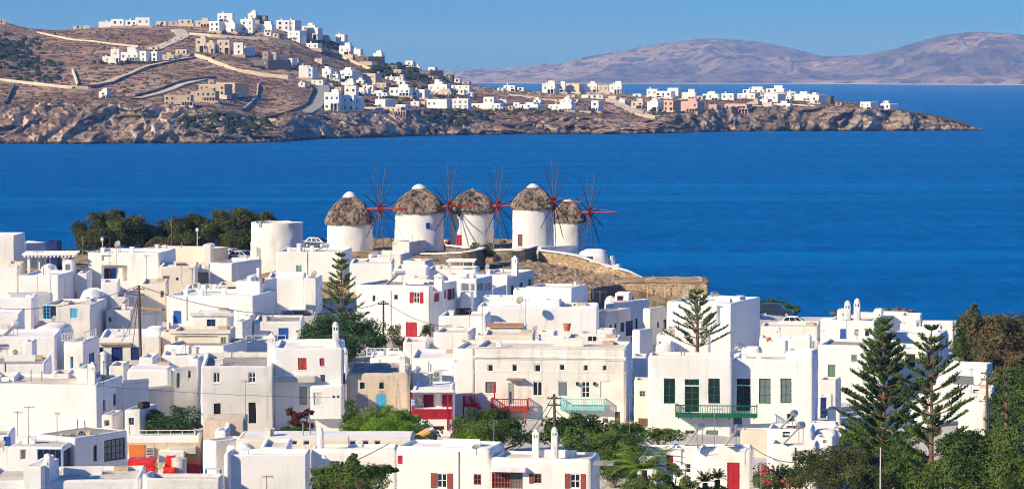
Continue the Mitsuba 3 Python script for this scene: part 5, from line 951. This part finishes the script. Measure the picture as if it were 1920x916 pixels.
tree('rounded dark green tree before the red balcony', 'tree', 'tree', [(890, 800, 247, 42, 26), (935, 785, 248, 34, 20), (960, 806, 246, 34, 24), (915, 812, 244, 62, 18), (870, 812, 245, 28, 18), (1000, 820, 244, 22, 12)], 'leaf_deep', .085, 600, gap=.36, fs=1.6)
tree('light green shrub strip at the foot of the rounded dark tree', 'bush', 'bush', [(870, 823, 241, 28, 10), (905, 826, 240, 22, 8)], 'leaf_pine', .09, 300)
tree('leafy fig tree beside the leaning dark pole', 'tree', 'tree', [(1040, 800, 248, 26, 20), (1075, 795, 249, 34, 18), (1060, 815, 246, 46, 16), (1115, 806, 249, 20, 12)], 'leaf_mid', .14, 190, gap=.46)
tree('brown tipped fig tree right of the leaning dark pole', 'tree', 'tree', [(1150, 808, 250, 34, 14), (1185, 806, 251, 26, 14), (1110, 790, 250, 18, 12)], 'leaf_mid', .14, 170, gap=.5)
tree('feathery green tamarisk above the bottom centre house', 'tree', 'tree', [(1090, 835, 236, 36, 22), (1135, 840, 235, 44, 26), (1175, 850, 234, 36, 26), (1160, 825, 237, 40, 16), (1145, 872, 232, 40, 26), (1190, 880, 232, 20, 26)], 'leaf_mid', .08, 560, gap=.38, fs=1.6)
tree('low dense shrub under the green balcony stair wall', 'bush', 'bush', [(1235, 815, 249, 30, 14), (1265, 814, 249, 26, 11), (1208, 820, 248, 14, 10)], 'leaf_mid', .09, 330)
tree('dark blue green shrubs in shade before the grey white house', 'bush', 'bush', [(300, 790, 245, 26, 30), (335, 785, 246, 24, 30), (362, 795, 246, 16, 34), (320, 800, 243, 44, 20)], 'leaf_dark', .10, 260)
tree('ragged green conifer at the bottom left of centre', 'tree', 'conifer', [(600, 884, 199, 22, 8), (640, 880, 199, 34, 12), (660, 866, 199, 16, 10), (690, 888, 198, 40, 14), (725, 878, 199, 22, 7), (635, 900, 198, 46, 12), (680, 908, 197, 60, 14), (662, 855, 199, 9, 7), (605, 910, 198, 26, 10)], 'leaf_deep', .09, 520, gap=.44, fs=2.0)
tree('pale dry bush under the ragged green conifer', 'bush', 'bush', [(672, 910, 194, 22, 10), (640, 914, 194, 16, 8)], 'leaf_brown', .07, 300)
tree('wind bent reddish conifer before the house with red shutters', 'tree', 'conifer', [(545, 770, 240, 12, 6), (560, 780, 240, 18, 7), (580, 772, 240, 10, 5), (556, 793, 239, 18, 6), (575, 797, 239, 14, 5)], 'leaf_red', .10, 420, trunk=(555, 240), gap=.46, fs=2.2)
tree('low green conifer tuft under the wind bent reddish conifer', 'bush', 'bush', [(550, 805, 238, 22, 5), (530, 810, 238, 14, 4), (572, 808, 238, 12, 5)], 'leaf_dark', .09, 420)
# right masses
tree('brown feathery tamarisk at the right edge by the sea', 'tree', 'tree', [(1830, 620, 300, 34, 34), (1870, 640, 298, 44, 46), (1910, 630, 300, 34, 40), (1850, 690, 294, 34, 34), (1905, 690, 294, 36, 36), (1826, 588, 303, 14, 18), (1950, 650, 298, 40, 50)], 'leaf_brown', .14, 190, gap=.40)
tree('dark evergreen tree left of the brown tamarisk', 'tree', 'tree', [(1802, 625, 308, 18, 30), (1806, 660, 306, 22, 30), (1815, 600, 308, 12, 20), (1830, 700, 300, 26, 22)], 'leaf_deep', .13, 260, gap=.36)
tree('black green tree in the shade under the brown tamarisk', 'tree', 'tree', [(1845, 715, 284, 26, 30), (1880, 735, 280, 34, 34), (1915, 725, 282, 30, 40), (1870, 770, 272, 34, 34), (1910, 780, 270, 36, 40)], 'leaf_deep', .13, 260, gap=.36)
tree('bright green bushy tree at the right edge', 'tree', 'tree', [(1905, 760, 244, 24, 26), (1925, 740, 246, 26, 30), (1895, 800, 240, 34, 24), (1930, 800, 240, 30, 40)], 'leaf_mid', .10, 340)
tree('large mixed green tree filling the lower right corner', 'tree', 'tree', [(1800, 850, 200, 56, 32), (1850, 835, 202, 50, 32), (1900, 850, 200, 44, 40), (1780, 890, 197, 60, 32), (1850, 890, 196, 70, 36), (1915, 900, 196, 50, 36), (1730, 905, 197, 46, 24)], 'leaf_deep', .10, 420, gap=.38)
tree('dark shrub mass between the two front norfolk pines', 'tree', 'tree', [(1690, 850, 214, 44, 30), (1640, 840, 218, 44, 30), (1720, 880, 210, 44, 34), (1680, 895, 208, 50, 30), (1600, 835, 222, 26, 20)], 'leaf_deep', .10, 420, gap=.38)
tree('light green bush at the foot of the dense norfolk pine', 'bush', 'bush', [(1605, 815, 226, 26, 14), (1640, 818, 225, 28, 14), (1590, 830, 225, 20, 14)], 'leaf_pine', .09, 330)
tree('brownish green tamarisk before the white solar tank house', 'tree', 'tree', [(1520, 870, 210, 30, 26), (1560, 862, 210, 40, 28), (1600, 866, 209, 36, 26), (1545, 895, 206, 60, 26), (1610, 900, 205, 50, 26), (1495, 895, 207, 20, 22)], 'leaf_belt', .08, 480, gap=.38, fs=1.6)
tree('grey green feathery bush right of the brownish tamarisk', 'bush', 'bush', [(1580, 845, 214, 26, 12), (1610, 850, 213, 26, 14), (1640, 870, 210, 24, 20)], 'leaf_blue', .09, 330)
k_ = tree('oleander with pink flowers beside the red door house', 'oleander', 'bush', [(1432, 890, 211, 22, 22), (1465, 892, 210, 24, 22), (1445, 908, 208, 34, 16), (1490, 900, 208, 18, 16)], 'leaf_mid', .10, 300, gap=.46)
rg = np.random.default_rng(4); p, n = crown_pts([(1428, 880, 210, 14, 16), (1440, 888, 209.6, 16, 14), (1470, 902, 207.5, 18, 8), (1436, 904, 206.5, 14, 8)], 60, rg, .45); part(k_, 'flowers', leaves(p, n, .085, rg, .7, .8), 'petal', stuff=True)
tree('green bush before the white sunken courtyard', 'bush', 'bush', [(1200, 905, 214, 24, 14), (1240, 893, 215, 20, 12), (1270, 880, 217, 16, 12), (1290, 905, 212, 22, 14), (1225, 918, 209, 40, 10), (1322, 922, 208, 24, 14), (1350, 918, 209, 20, 14), (1205, 922, 202, 50, 20), (1208, 908, 205, 14, 16), (1260, 916, 206, 24, 14)], 'leaf_mid', .09, 420)
def palm(label, px, py, D, n, L_, m, seed, name='palm_tree', base=None, up=.9):
    k = thing(name, label, 'palm'); rg = np.random.default_rng(seed); c = P(px, py, D); zg = float(ground_z(px, D)) - .3
    part(k, 'trunk', tube([[c[0], c[1], zg], c - [0, 0, .1]], [.24, .2], 10), 'bark', 40)
    for i in range(n):
        a = 2 * math.pi * (i * .381966) + .3 * rg.random(); el = up * (1 - .85 * i / n) + .1; h = np.array([math.cos(a), math.sin(a), 0]); t = np.linspace(0, 1, 22); l = L_ * (.8 + .35 * rg.random())
        q = c + t[:, None] * l * math.cos(el) * h + np.array([0, 0, 1.0]) * (l * (t * math.sin(el) - .55 * t ** 2.2 * math.cos(el)))[:, None]
        sd = np.cross(h, [0, 0, 1.0]); V_, F_ = [], []
        for j in range(2, 22):
            for sg in (-1, 1):
                w = .62 * L_ / 2.6 * (1 - abs(t[j] - .45) * 1.1); tip = q[j] + sd * sg * w * .8 + h * w * .7 + [0, 0, -.1 * w]; o = len(V_); V_ += [q[j] - h * .085, q[j] + h * .085, tip]; F_.append((o, o + 1, o + 2))
        part(k, 'frond', cat([tube(q, .02 * (1.2 - t), 4, cap=False), trimesh.Trimesh(V_, F_, process=False)]), m)
palm('feathery palm beside the low bottom centre house', 1208, 878, 204, 34, 3.3, 'leaf_palm', 3)
palm('spiky yucca clump before the red double door', 1322, 902, 209, 22, 1.1, 'leaf_mid', 5, 'yucca', up=1.2)
palm('second spiky yucca left of the red double door', 1345, 896, 210, 20, 1.0, 'leaf_mid', 6, 'yucca', up=1.2)
palm('agave clump right of the oleander', 1455, 892, 209, 14, .9, 'leaf_blue', 9, 'agave', up=1.3)

# ---------------------------------------------------------------- things on the roofs and in the lanes
def frame(px, py, D, yaw=0):
    p = P(px, py, D); a = math.radians(yaw); return Face(np.array([p[0], p[1], 0]), [math.cos(a), math.sin(a), 0], [math.sin(a), -math.cos(a), 0]), p[2]
def ac(label, x0, x1, y0, y1, D, yaw=-8, col='pale', group=None):
    k = thing('air_conditioner', label, 'air conditioner', group); f, z = frame((x0 + x1) / 2, y1, D, yaw); w, h = (x1 - x0) / FPX * D / 2, (y1 - y0) / FPX * D
    part(k, 'casing', f.boxes([(-w, w, -.32, 0, z + .06, z + h), (-w * .8, -w * .6, -.3, -.02, z - .1, z + .06), (w * .6, w * .8, -.3, -.02, z - .1, z + .06)]), 'paint_' + col)
    r = min(w * .62, h * .4); th = np.arange(20) * 2 * np.pi / 20; c = (-w * .22, z + h * .53)
    ring = lambda rr, n_: f.map(np.stack([c[0] + rr * np.cos(th), 0 * th + n_, c[1] + rr * np.sin(th)], 1))
    part(k, 'fan_opening', (np.vstack([ring(r, .012), f.map(np.array([(c[0], .012, c[1])]))]), np.stack([np.arange(20), (np.arange(20) + 1) % 20, np.full(20, 20)], 1)), 'paint_dark')
    part(k, 'grille', cat([tube(f.map(np.array([(c[0] - r * math.cos(q), .025, c[1] - r * math.sin(q)), (c[0] + r * math.cos(q), .025, c[1] + r * math.sin(q))])), .012, 4) for q in np.arange(3) * math.pi / 3] + [tube(ring(r * s_, .025)[list(range(20)) + [0]], .014, 4) for s_ in (.55, 1.0)]), 'paint_pale')
ac('air conditioner on the low roof below the leftmost solar heater', 23, 39, 651, 669, 283)
ac('air conditioner on the ground under the timber porch house', 205, 222, 616, 631, 309)
ac('left rusty air conditioner on the blue framed house roof', 110, 134, 812, 826, 231, col='tan'); ac('right larger air conditioner on the blue framed house roof', 143, 170, 806, 826, 231, col='tan')
ac('left grey air conditioner beside the rooftop cabin', 361, 375, 530, 541, 324.5); ac('right grey air conditioner beside the rooftop cabin', 384, 397, 532, 541, 324.5)
ac('air conditioner hung on the white wall above the red veranda', 812, 827, 695, 708, 267)
ac('brownish air conditioner on the white cube roof below the water tank', 833, 846, 609, 622, 300, col='tan'); ac('rusty air conditioner box right of the brownish one', 857, 869, 612, 621, 300, col='rust')
ac('left lower of three fans on the rounded white roof', 1244, 1255, 617, 627, 292); ac('front left fan unit on the rounded white roof', 1255, 1265, 617, 627, 291.5, col='tan'); ac('upper fan unit on the rounded white roof', 1253, 1263, 611, 617, 293)
ac('air conditioner beside the navy door at the pier', 1540, 1555, 766, 781, 268)
def solar(label, tx, ty, bx, by, D, tankw=16, col='metal'):
    """tank at the top, sloping collector down to (bx, by)"""
    k = thing('solar_water_heater', label, 'solar water heater'); t = P(tx, ty, D); b = P(bx, by, D); s = D / FPX; n_ = np.array([-.5, -.86, 0.0]) if bx < tx else np.array([.3, -.95, 0])
    e = np.array([n_[1], -n_[0], 0]) * -1; hw = tankw * s * .55; r = .27
    ax = np.array([.85, .5, 0]); part(k, 'tank', cat([tube([t - ax * hw, t - ax * (hw - .1), t + ax * (hw - .1), t + ax * hw], [r * .75, r, r, r * .75], 14)]), col, 40)
    u = b - t; L_ = np.linalg.norm(u); u /= L_; w = np.array([.3, .95, 0]) ; w -= u * (w @ u); w /= np.linalg.norm(w); nn = np.cross(u, w); nn *= -1 if nn[2] < 0 else 1
    f = lambda V_: t + V_[:, :1] * u + V_[:, 1:2] * w + V_[:, 2:] * nn
    pn = part(k, 'collector', boxes([(.3, L_, -.55, .55, -.06, 0)], f), 'paint_pale'); part(pn, 'glass', boxes([(.36, L_ - .06, -.5, .5, 0, .012)], f), 'glass_dark')
    ft = t[2] - max(.5, (t[2] - b[2])); part(k, 'stand', cat([tube([t + ax * o, t + ax * o * 1.0 + [0, 0, ft - t[2]]], .025, 5) for o in (-hw * .7, hw * .7)] + [tube([b + w * o, t + w * o + [0.1, 0, ft - t[2]]], .02, 5) for o in (-.4, .4)]), 'metal_dull')
solar('solar heater with a white globe like tank at the far left', 29, 607, 8, 628, 289, 12, 'paint_white'); solar('solar heater tank at the left edge above the lower air conditioner', 6, 650, -14, 668, 283, 20, 'metal')
solar('solar heater with a rusty rack beside the wooden pole', 243, 553, 222, 580, 320, 18, 'metal'); solar('white solar tank with brown collectors above the red shutter house', 748, 511, 722, 535, 321, 22, 'paint_white')
solar('white tank solar heater beside the thatched windmill base', 609, 460, 590, 470, 366, 16, 'paint_white'); solar('steel solar heater left of the teal windows', 1312, 799, 1284, 834, 228.5, 16); solar('steel solar heater right of the teal windows', 1384, 800, 1359, 834, 228.8, 12)
solar('upper steel solar heater by the green door house', 1489, 774, 1462, 802, 237, 11); solar('lower steel solar heater on the curved parapet house', 1502, 796, 1468, 831, 226.6, 13); solar('solar heater with a round lamp on the tall white cube roof', 1340, 550, 1318, 562, 315, 14)
solar('white twin tank heater on the roof below the mill terrace', 700, 480, 682, 492, 360, 12, 'paint_white')
k_ = thing('solar_tube', 'golden tube collector with a steel tank above the bottom white houses', 'solar collector'); a, b = P(770, 827, 232), P(806, 807, 232); part(k_, 'tube', tube([a, b], .33, 14), 'paint_gold', 40); part(k_, 'tank', tube([b + (b - a) * .01, b + (b - a) * .2], .3, 14), 'metal', 40); part(k_, 'stand', cat([tube([b + [.1 * i, 0, 0], b + [.3 * i, .2 * i, -1.3]], .03, 5) for i in (-1, 1)]), 'metal_dull')
def dish(label, px, py, r, D, az=-35, el=30, col='paint_grey', mast=12):
    k = thing('satellite_dish', label, 'satellite dish'); c = P(px, py, D); s = D / FPX; R_ = r * s; a, e = math.radians(az), math.radians(el)
    n_ = np.array([math.sin(a) * math.cos(e), -math.cos(a) * math.cos(e), math.sin(e)]); u = np.cross(n_, [0, 0, 1.0]); u /= np.linalg.norm(u); v = np.cross(u, n_); th = np.arange(20) * 2 * np.pi / 20
    rings = [c + n_ * (.28 * q * q * R_) + q * R_ * (np.cos(th)[:, None] * u + np.sin(th)[:, None] * v) for q in (.02, .4, .7, 1.0)]
    part(k, 'bowl', grid_mesh(np.stack([np.vstack([x, x[:1]]) for x in rings])), col, True)
    part(k, 'arm', tube([c - v * R_ * .8 + n_ * .1 * R_, c + n_ * R_ * .9], .018, 4), 'paint_grey'); part(k, 'mast', tube([c - n_ * .05, c - n_ * .12 - [0, 0, mast * s]], .03, 5), 'paint_grey')
for q in (('grey dish on the roof of the navy door loggia house', 221, 458, 7, 372), ('grey dish on the boxy wing below the mills', 590, 514, 7, 332), ('dark grey dish above the bright green pine', 762, 817, 9, 234), ('dish at the corner of the long blank wall', 976, 563, 8, 307), ('dish on the shed beside the tile awning', 1004, 616, 6, 299),
    ('dish lying on the roof of the brick red shutter house', 893, 838, 8, 215, -20, 60), ('brown dish on the long low house by the sea', 1722, 605, 6, 349), ('tan dish at the bottom left edge', 5, 832, 8, 228), ('grey green dish before the glazed corner house', 102, 597, 6, 306), ('pinkish dish under the belfry chimneys', 1606, 624, 5, 304), ('dish by the chimney of the blue end house', 914, 500, 5, 348), ('round dish on the middle roofs left of the tiled chimney', 843, 497, 5, 350)): dish(*q)
def aerial(label, px, y0, y1, D, bars=3, w=9, col='metal_dull', name='aerial'):
    k = thing(name, label, 'aerial'); p0, p1 = P(px, y1, D), P(px, y0, D); s = D / FPX; part(k, 'mast', tube([p0 - [0, 0, .3], p1], .028, 5), col)
    q = []; bm = p1 - [0, 0, .1]; L_ = w * s; q.append(tube([bm - [L_ * .5, 0, 0], bm + [L_ * .8, .1, 0]], .018, 4))
    for i in range(bars + 2): x = -L_ * .5 + 1.3 * L_ * i / (bars + 1); q.append(tube([bm + [x, -.22 + .02 * i, 0], bm + [x, .22 - .02 * i, 0]], .014, 4)); q.append(tube([bm + [x, 0, -.10], bm + [x, 0, .10]], .012, 4))
    part(k, 'boom', cat(q), col)
for i, q in enumerate((('thin aerial before the left tree belt', 155, 443, 490, 371), ('aerial with a globe on the loggia house', 193, 442, 472, 372), ('tall rusty aerial before the navy doors', 218, 462, 540, 348), ('second rusty aerial before the navy doors', 206, 444, 520, 349), ('aerial on the cream house with racks', 340, 492, 528, 345), ('aerial left on the pergola house', 70, 470, 540, 337),
    ('thin aerial at the corner of the pergola terrace', 141, 506, 545, 337), ('aerial over the mill annexe roof', 733, 456, 478, 366), ('aerial on the white cube roof by the black tank', 880, 580, 640, 300), ('aerial right of the black water tank', 905, 570, 640, 301), ('aerial before the long blank wall', 985, 560, 616, 304), ('aerial on the red veranda roof', 771, 636, 731, 265),
    ('rooftop aerial near the small hut with potted plants', 194, 676, 770, 252), ('left thin aerial before the big blank white wall', 33, 770, 812, 228), ('twin branched aerial before the big blank white wall', 53, 760, 815, 228), ('tall aerial right on the big blank white wall', 107, 772, 822, 228), ('white aerial pole before the shaded grey house', 460, 712, 795, 240), ('aerial with three prongs on the bottom white front', 500, 890, 916, 203),
    ('aerial behind the rounded dark tree', 926, 786, 835, 228), ('leaning aerial left of the cream narrow house', 1180, 740, 825, 244), ('aerial between the two steel solar heaters', 1340, 764, 834, 227), ('cross aerial before the oleander', 1427, 866, 916, 200), ('aerial on the tall chimney house by the knoll', 1112, 500, 556, 330), ('aerial on the white roof by the gable', 1125, 545, 560, 331),
    ('aerial in the yard before the wide blue grey window', 1821, 690, 730, 266), ('thin aerial on the house of three blue openings', 1587, 598, 640, 300), ('aerial above the long white house with one blue window', 445, 488, 530, 326), ('aerial on the wide house under the mills', 576, 470, 500, 358))): aerial(*q, bars=2 + i % 3, w=7 + 4 * (i % 3), col='paint_rust' if i in (2, 3, 12, 17) else 'metal_dull')
def pole(label, px, y0, y1, D, r=.13, lean=0, arms=1, name='utility_pole', col='paint_pole'):
    k = thing(name, label, 'pole'); a, b = P(px, y1, D), P(px + lean, y0, D); a[2] = min(a[2], float(ground_z(px, D)) - .3); part(k, 'post', tube([a, b], [r, r * .75], 10), col, 40)
    for i in range(arms):
        z = b - [0, 0, .35 + .55 * i]; arm = part(k, 'crossarm', boxes([(z[0] - .55, z[0] + .55, z[1] - .06, z[1] + .06, z[2] - .05, z[2] + .05)]), col)
        for x in (-.48, -.2, .2, .48): part(arm, 'insulator', lathe([(.045, 0), (.06, .08), (.03, .14)], z + [x, 0, .05], 8), 'paint_grey')
    return b
pA = pole('dark wooden utility pole with stay wires in the left middle', 265, 535, 672, 284, .17, -5, 2)
pB = pole('pale wooden pole beside the tall norfolk pine', 719, 563, 645, 306, .12)
pC = pole('dark leaning utility pole before the turquoise balcony', 1042, 738, 812, 240, .15, -3, 2)
pD = pole('dark pole with tangled wires at the right before the shaded house', 1851, 692, 742, 262, .13, 0, 2)
pE = pole('thin pale pole among the trees at the right edge', 1884, 680, 800, 250, .09, 0, 0)
pole('weathered pole rising from the left tree belt', 322, 400, 470, 392, .10, 0, 0)
pole('pale post among the shrubs of the lower right corner', 1651, 838, 916, 198, .055, 0, 0, col='paint_pale')
pole('leaning rusty post at the far left roof', 10, 680, 708, 266, .09, 0, 0, col='paint_rust')
def lamp(label, px, y0, y1, D):
    k = thing('street_lamp', label, 'lamp'); a, b = P(px, y1, D), P(px, y0, D); part(k, 'post', tube([a - [0, 0, .5], b], .06, 8), 'paint_pale'); part(k, 'lantern', lathe([(.08, 0), (.2, .1), (.22, .35), (.05, .5)], b, 10), 'paint_white'); part(k, 'bracket', tube([b - [0, 0, .9], b + [.45, 0, -.7]], .03, 5), 'paint_pale')
lamp('white street lamp before the right half of the tree belt', 370, 434, 467, 386); lamp('white street lamp with a globe before the left tree belt', 192, 452, 472, 380)
def wire(label, a, b, sag, r=.03):
    t = np.linspace(0, 1, 20)[:, None]; p = a + (b - a) * t - np.array([0, 0, 1.0]) * (4 * t * (1 - t)) * sag; k = thing('cable', label, 'cable'); part(k, 'strand', tube(p, r, 4), 'cable')
wire('black cable from the dark left pole to the left edge', pA, P(-10, 577, 292), .8); wire('black cable from the dark left pole to the norfolk pine', pA, P(640, 585, 300), 1.2); wire('stay wire left of the dark left pole', pA - [0, 0, .8], P(228, 640, 284), .5); wire('second stay wire at the dark left pole', pA - [0, 0, .8], P(246, 668, 283), .1)
wire('cable from the pale pole down to the white lean-to roof', pB, P(835, 612, 300), .5); wire('cable from the pale pole to the norfolk pine', pB, P(650, 578, 303), .3)
wire('upper cable sweeping left from the leaning pole', pC, P(925, 856, 222), 1.0); wire('lower cable sweeping left from the leaning pole', pC - [0, 0, .7], P(930, 860, 222), .9); wire('cable from the leaning pole into the fig trees', pC - [0, 0, 1.2], P(1090, 800, 246), .2); wire('pale line crossing before the grey white house', P(172, 722, 249), P(648, 745, 255), .2, .014)
wire('cable over the bottom paned window house', P(730, 830, 218), P(615, 882, 214), .15); wire('cable from the red door house to the tamarisk', P(1412, 838, 226), P(1492, 866, 220), .3); wire('cable left of the red door house', P(1205, 826, 240), P(1266, 836, 230), .5); wire('tangled cable right of the pole at the right edge', pD, P(1884, 720, 250), .5); wire('tangled cable left of the pole at the right edge', pD, P(1825, 720, 262), .6)
# tanks, wrapped pallets, table
k_ = thing('water_tank', 'black water tank on the shaded outhouse', 'water tank'); part(k_, 'body', tube([P(263, 759, 243.5), P(276, 758, 244.5)], .28, 14), 'paint_black', 40)
k_ = thing('water_tank', 'black water tank on the white cube house', 'water tank'); part(k_, 'body', tube([P(858, 584, 304.5), P(880, 583, 305.5)], .36, 16), 'paint_black', 40)
k_ = thing('water_tank', 'pale upright cylinder tank beside the red wrapped pallets', 'water tank'); c_ = P(336, 891, 217); part(k_, 'body', lathe([(.54, 0), (.54, 1.3), (.57, 1.32), (.57, 1.4), (.1, 1.5)], c_ - [0, 0, .1], 28), 'paint_pale', 40)
def crumple(label, x0, x1, y0, y1, D, d):
    k = thing('wrapped_pallet', label, 'pallet'); a, b = P(x0, y1, D), P(x1, y0, D); M = mbox(a[0], b[0], D, D + d, a[2] - .6, b[2]).refine_to_length(.09); m = man_mesh(M); v = m.vertices.copy()
    v += (np.stack([meshkit.fbm(v * [2.2, 2.2, 6] + 9 * i, 3, 2) for i in range(3)], -1) - .5) * .26; m.vertices = v; part(k, 'plastic_wrap', m, 'shiny_red', 60)
scene['shiny_red'] = two({'type': 'principled', 'base_color': rgb((.72, .03, .012)), 'roughness': .3, 'specular': .6})
crumple('large red plastic wrapped pallet in the bottom left yard', 239, 290, 862, 892, 216, 1.6); crumple('small upper red wrapped pallet beside the pale tank', 310, 326, 856, 876, 217, .9); crumple('small lower red wrapped pallet beside the pale tank', 305, 327, 876, 893, 215.5, .8)
k_ = thing('glass_table', 'glass topped table with blue legs in the bottom left yard', 'table'); f, z = frame(399, 897, 213, 0); part(k_, 'top', f.boxes([(-.55, .6, -.5, .3, z + .72, z + .75)]), 'paint_mint'); [part(k_, 'leg', f.boxes([(x - .03, x + .03, n_ - .03, n_ + .03, z - .2, z + .72)]), 'paint_blue') for x in (-.5, .55) for n_ in (-.45, .25)]
k_ = thing('flag', 'small blue and white striped flag beside the red veranda', 'flag'); f, z = frame(771, 770, 257.6, 0)
part(k_, 'pole', tube(f.map(np.array([(0, 0, z), (0, 0, z + 1.1)])), .02, 5), 'paint_white'); [part(k_, 'stripe', f.boxes([(.02, .3, -.01, .01, z + .45 + .07 * i, z + .52 + .07 * i)]), 'paint_' + ('blue' if i % 2 == 0 else 'white')) for i in range(9)]
k_ = thing('garden_chair', 'white plastic chair on the red veranda', 'chair'); f, z = frame(789, 766, 259.2, 20); part(k_, 'seat', f.boxes([(-.22, .22, -.22, .22, z + .42, z + .46)]), 'paint_white'); part(k_, 'backrest', f.boxes([(-.22, .22, -.26, -.22, z + .46, z + .95)]), 'paint_white'); [part(k_, 'leg', f.boxes([(x - .02, x + .02, n_ - .02, n_ + .02, z, z + .42)]), 'paint_white') for x in (-.2, .2) for n_ in (-.2, .2)]
for i, (lb, px, py, D, r, c) in enumerate((('terracotta pot beside the round white chimney', 491, 531, 324, .3, 'terracotta'), ('orange ball pot behind the chimney roof at right', 1441, 641, 293, .25, 'orange'), ('terracotta pot on the flat classical roof', 1063, 620, 288, .38, 'terracotta'), ('terracotta pot on the low roof by the gable', 1148, 648, 277, .25, 'terracotta'))):
    k_ = thing('flower_pot', lb, 'pot'); part(k_, 'body', lathe([(r * .7, 0), (r, r * 1.6), (r * 1.08, r * 1.6), (r * 1.08, r * 1.9), (r * .9, r * 1.9), (.02, r * 1.7)], P(px, py, D), 16), 'paint_' + c, 40)
# cars
def car(label, px, py, D, yaw, col, L_=4.3, suv=False):
    k = thing('car', label, 'car'); a = math.radians(yaw); c = P(px, py, D); e = np.array([math.cos(a), -math.sin(a), 0]); n_ = np.array([-math.sin(a), -math.cos(a), 0])
    h = 1.75 if suv else 1.42; W = .88; hood = .98 if suv else .82
    f = lambda V_: c + V_[:, :1] * e + V_[:, 1:2] * n_ + V_[:, 2:] * np.array([0, 0, 1.0])
    def hull(ps): m = man_mesh(m3.Manifold.hull_points([list(map(float, q)) for q in ps])); m.vertices = f(m.vertices); return m
    x0, x1 = -L_ / 2, L_ / 2; low = man_mesh(m3.Manifold.hull_points([[x, y * W * s, z] for y in (-1, 1) for x, z, s in ((x0, .5, .95), (x0 + .05, hood, .93), (x1, .5, .92), (x1 - .1, hood - .12, .88), (x0 + .1, .3, .97), (x1 - .1, .3, .95), (.8, hood, .97), (-1, hood + .02, 1.0), (0, .6, 1.02))]) - m3.Manifold.batch_boolean([m3.Manifold.cylinder(3, .37, .37, 20).translate([0, 0, -1.5]).rotate([90, 0, 0]).translate([x, 0, .35]) for x in (x0 + .8, x1 - .85)], m3.OpType.Add))
    low.vertices = f(low.vertices); part(k, 'body', low, col, 30)
    xb, xf = (x0 + .12, x0 + .25) if suv else (x0 + .35, x0 + .95); xa, xw = .35 if suv else .2, 1.15
    part(k, 'cabin', hull([[x, y * s, z] for y in (-1, 1) for x, z, s in ((xb, hood - .02, .86), (xf, h, .7), (xa, h, .7), (xw, hood - .02, .84))]), col, 20)
    for sd in (-1, 1):
        for q0, q1 in ((.06, .34), (.38, .66), (.70, .95)):
            bt = lambda t_, z: (xb + .1 + (xw - .2 - xb) * t_) * (1 - (z - hood) / (h - hood)) + (xf + (xa - xf) * t_) * (z - hood) / (h - hood)
            zs = (hood + .06, h - .12); pts = [(bt(t_, z), sd * (np.interp(z, (hood, h), (.86, .7)) + .015), z) for z in zs for t_ in (q0, q1)]; pts += [(x, y - sd * .03, z) for x, y, z in pts]
            part(k, 'side_window', hull(pts), 'glass_dark')
    for nm, (xl, xu) in (('windscreen', (xw, xa)), ('rear_window', (xb, xf))):
        sg = 1 if nm == 'windscreen' else -1; part(k, nm, hull([(np.interp(z, (hood, h), (xl, xu)) + sg * o, y * np.interp(z, (hood, h), (.74, .62)), z) for z in (hood + .07, h - .09) for y in (-1, 1) for o in (.012, -.03)]), 'glass_dark')
    for x in (x0 + .8, x1 - .85):
        for sd in (-1, 1):
            w = part(k, 'wheel', trimesh.Trimesh(f(np.array(tube([[x, sd * (W - .2), .34], [x, sd * (W + .01), .34]], .34, 18).vertices)), tube([[0, 0, 0], [0, sd, 0]], 1, 18).faces, process=False), 'paint_black', 40)
            part(w, 'rim', trimesh.Trimesh(f(np.array(tube([[x, sd * (W - .1), .34], [x, sd * (W + .025), .34]], .2, 12).vertices)), tube([[0, 0, 0], [0, sd, 0]], 1, 12).faces, process=False), 'metal')
    for y in (-.6, .6): part(k, 'headlight', boxes([(x1 - .16, x1 - .03, y - .15, y + .15, hood - .3, hood - .17)], f), 'metal')
for nm, c in (('car_navy', (.012, .022, .06)), ('car_white', (.75, .75, .74)), ('car_red', (.4, .015, .02)), ('car_silver', (.4, .42, .45)), ('car_blue', (.05, .10, .2))): scene[nm] = two({'type': 'principled', 'base_color': rgb(c), 'roughness': .25, 'specular': .5, 'clearcoat': .8, 'clearcoat_gloss': .9})
car('dark blue off road car parked above the white roofs by the sea', 1457, 593, 387, 14, 'car_navy', 4.4, True); car('white car parked below the dark blue one', 1492, 613, 376, 10, 'car_white'); car('red car between two thatched windmills', 838, 469, 406, 20, 'car_red'); car('dark blue car between the stub tower and the first mill', 598, 464, 405, 25, 'car_blue'); car('silver car left of the stub tower', 456, 490, 384, 30, 'car_silver'); car('white car parked left of the silver car', 436, 486, 390, 30, 'car_white')
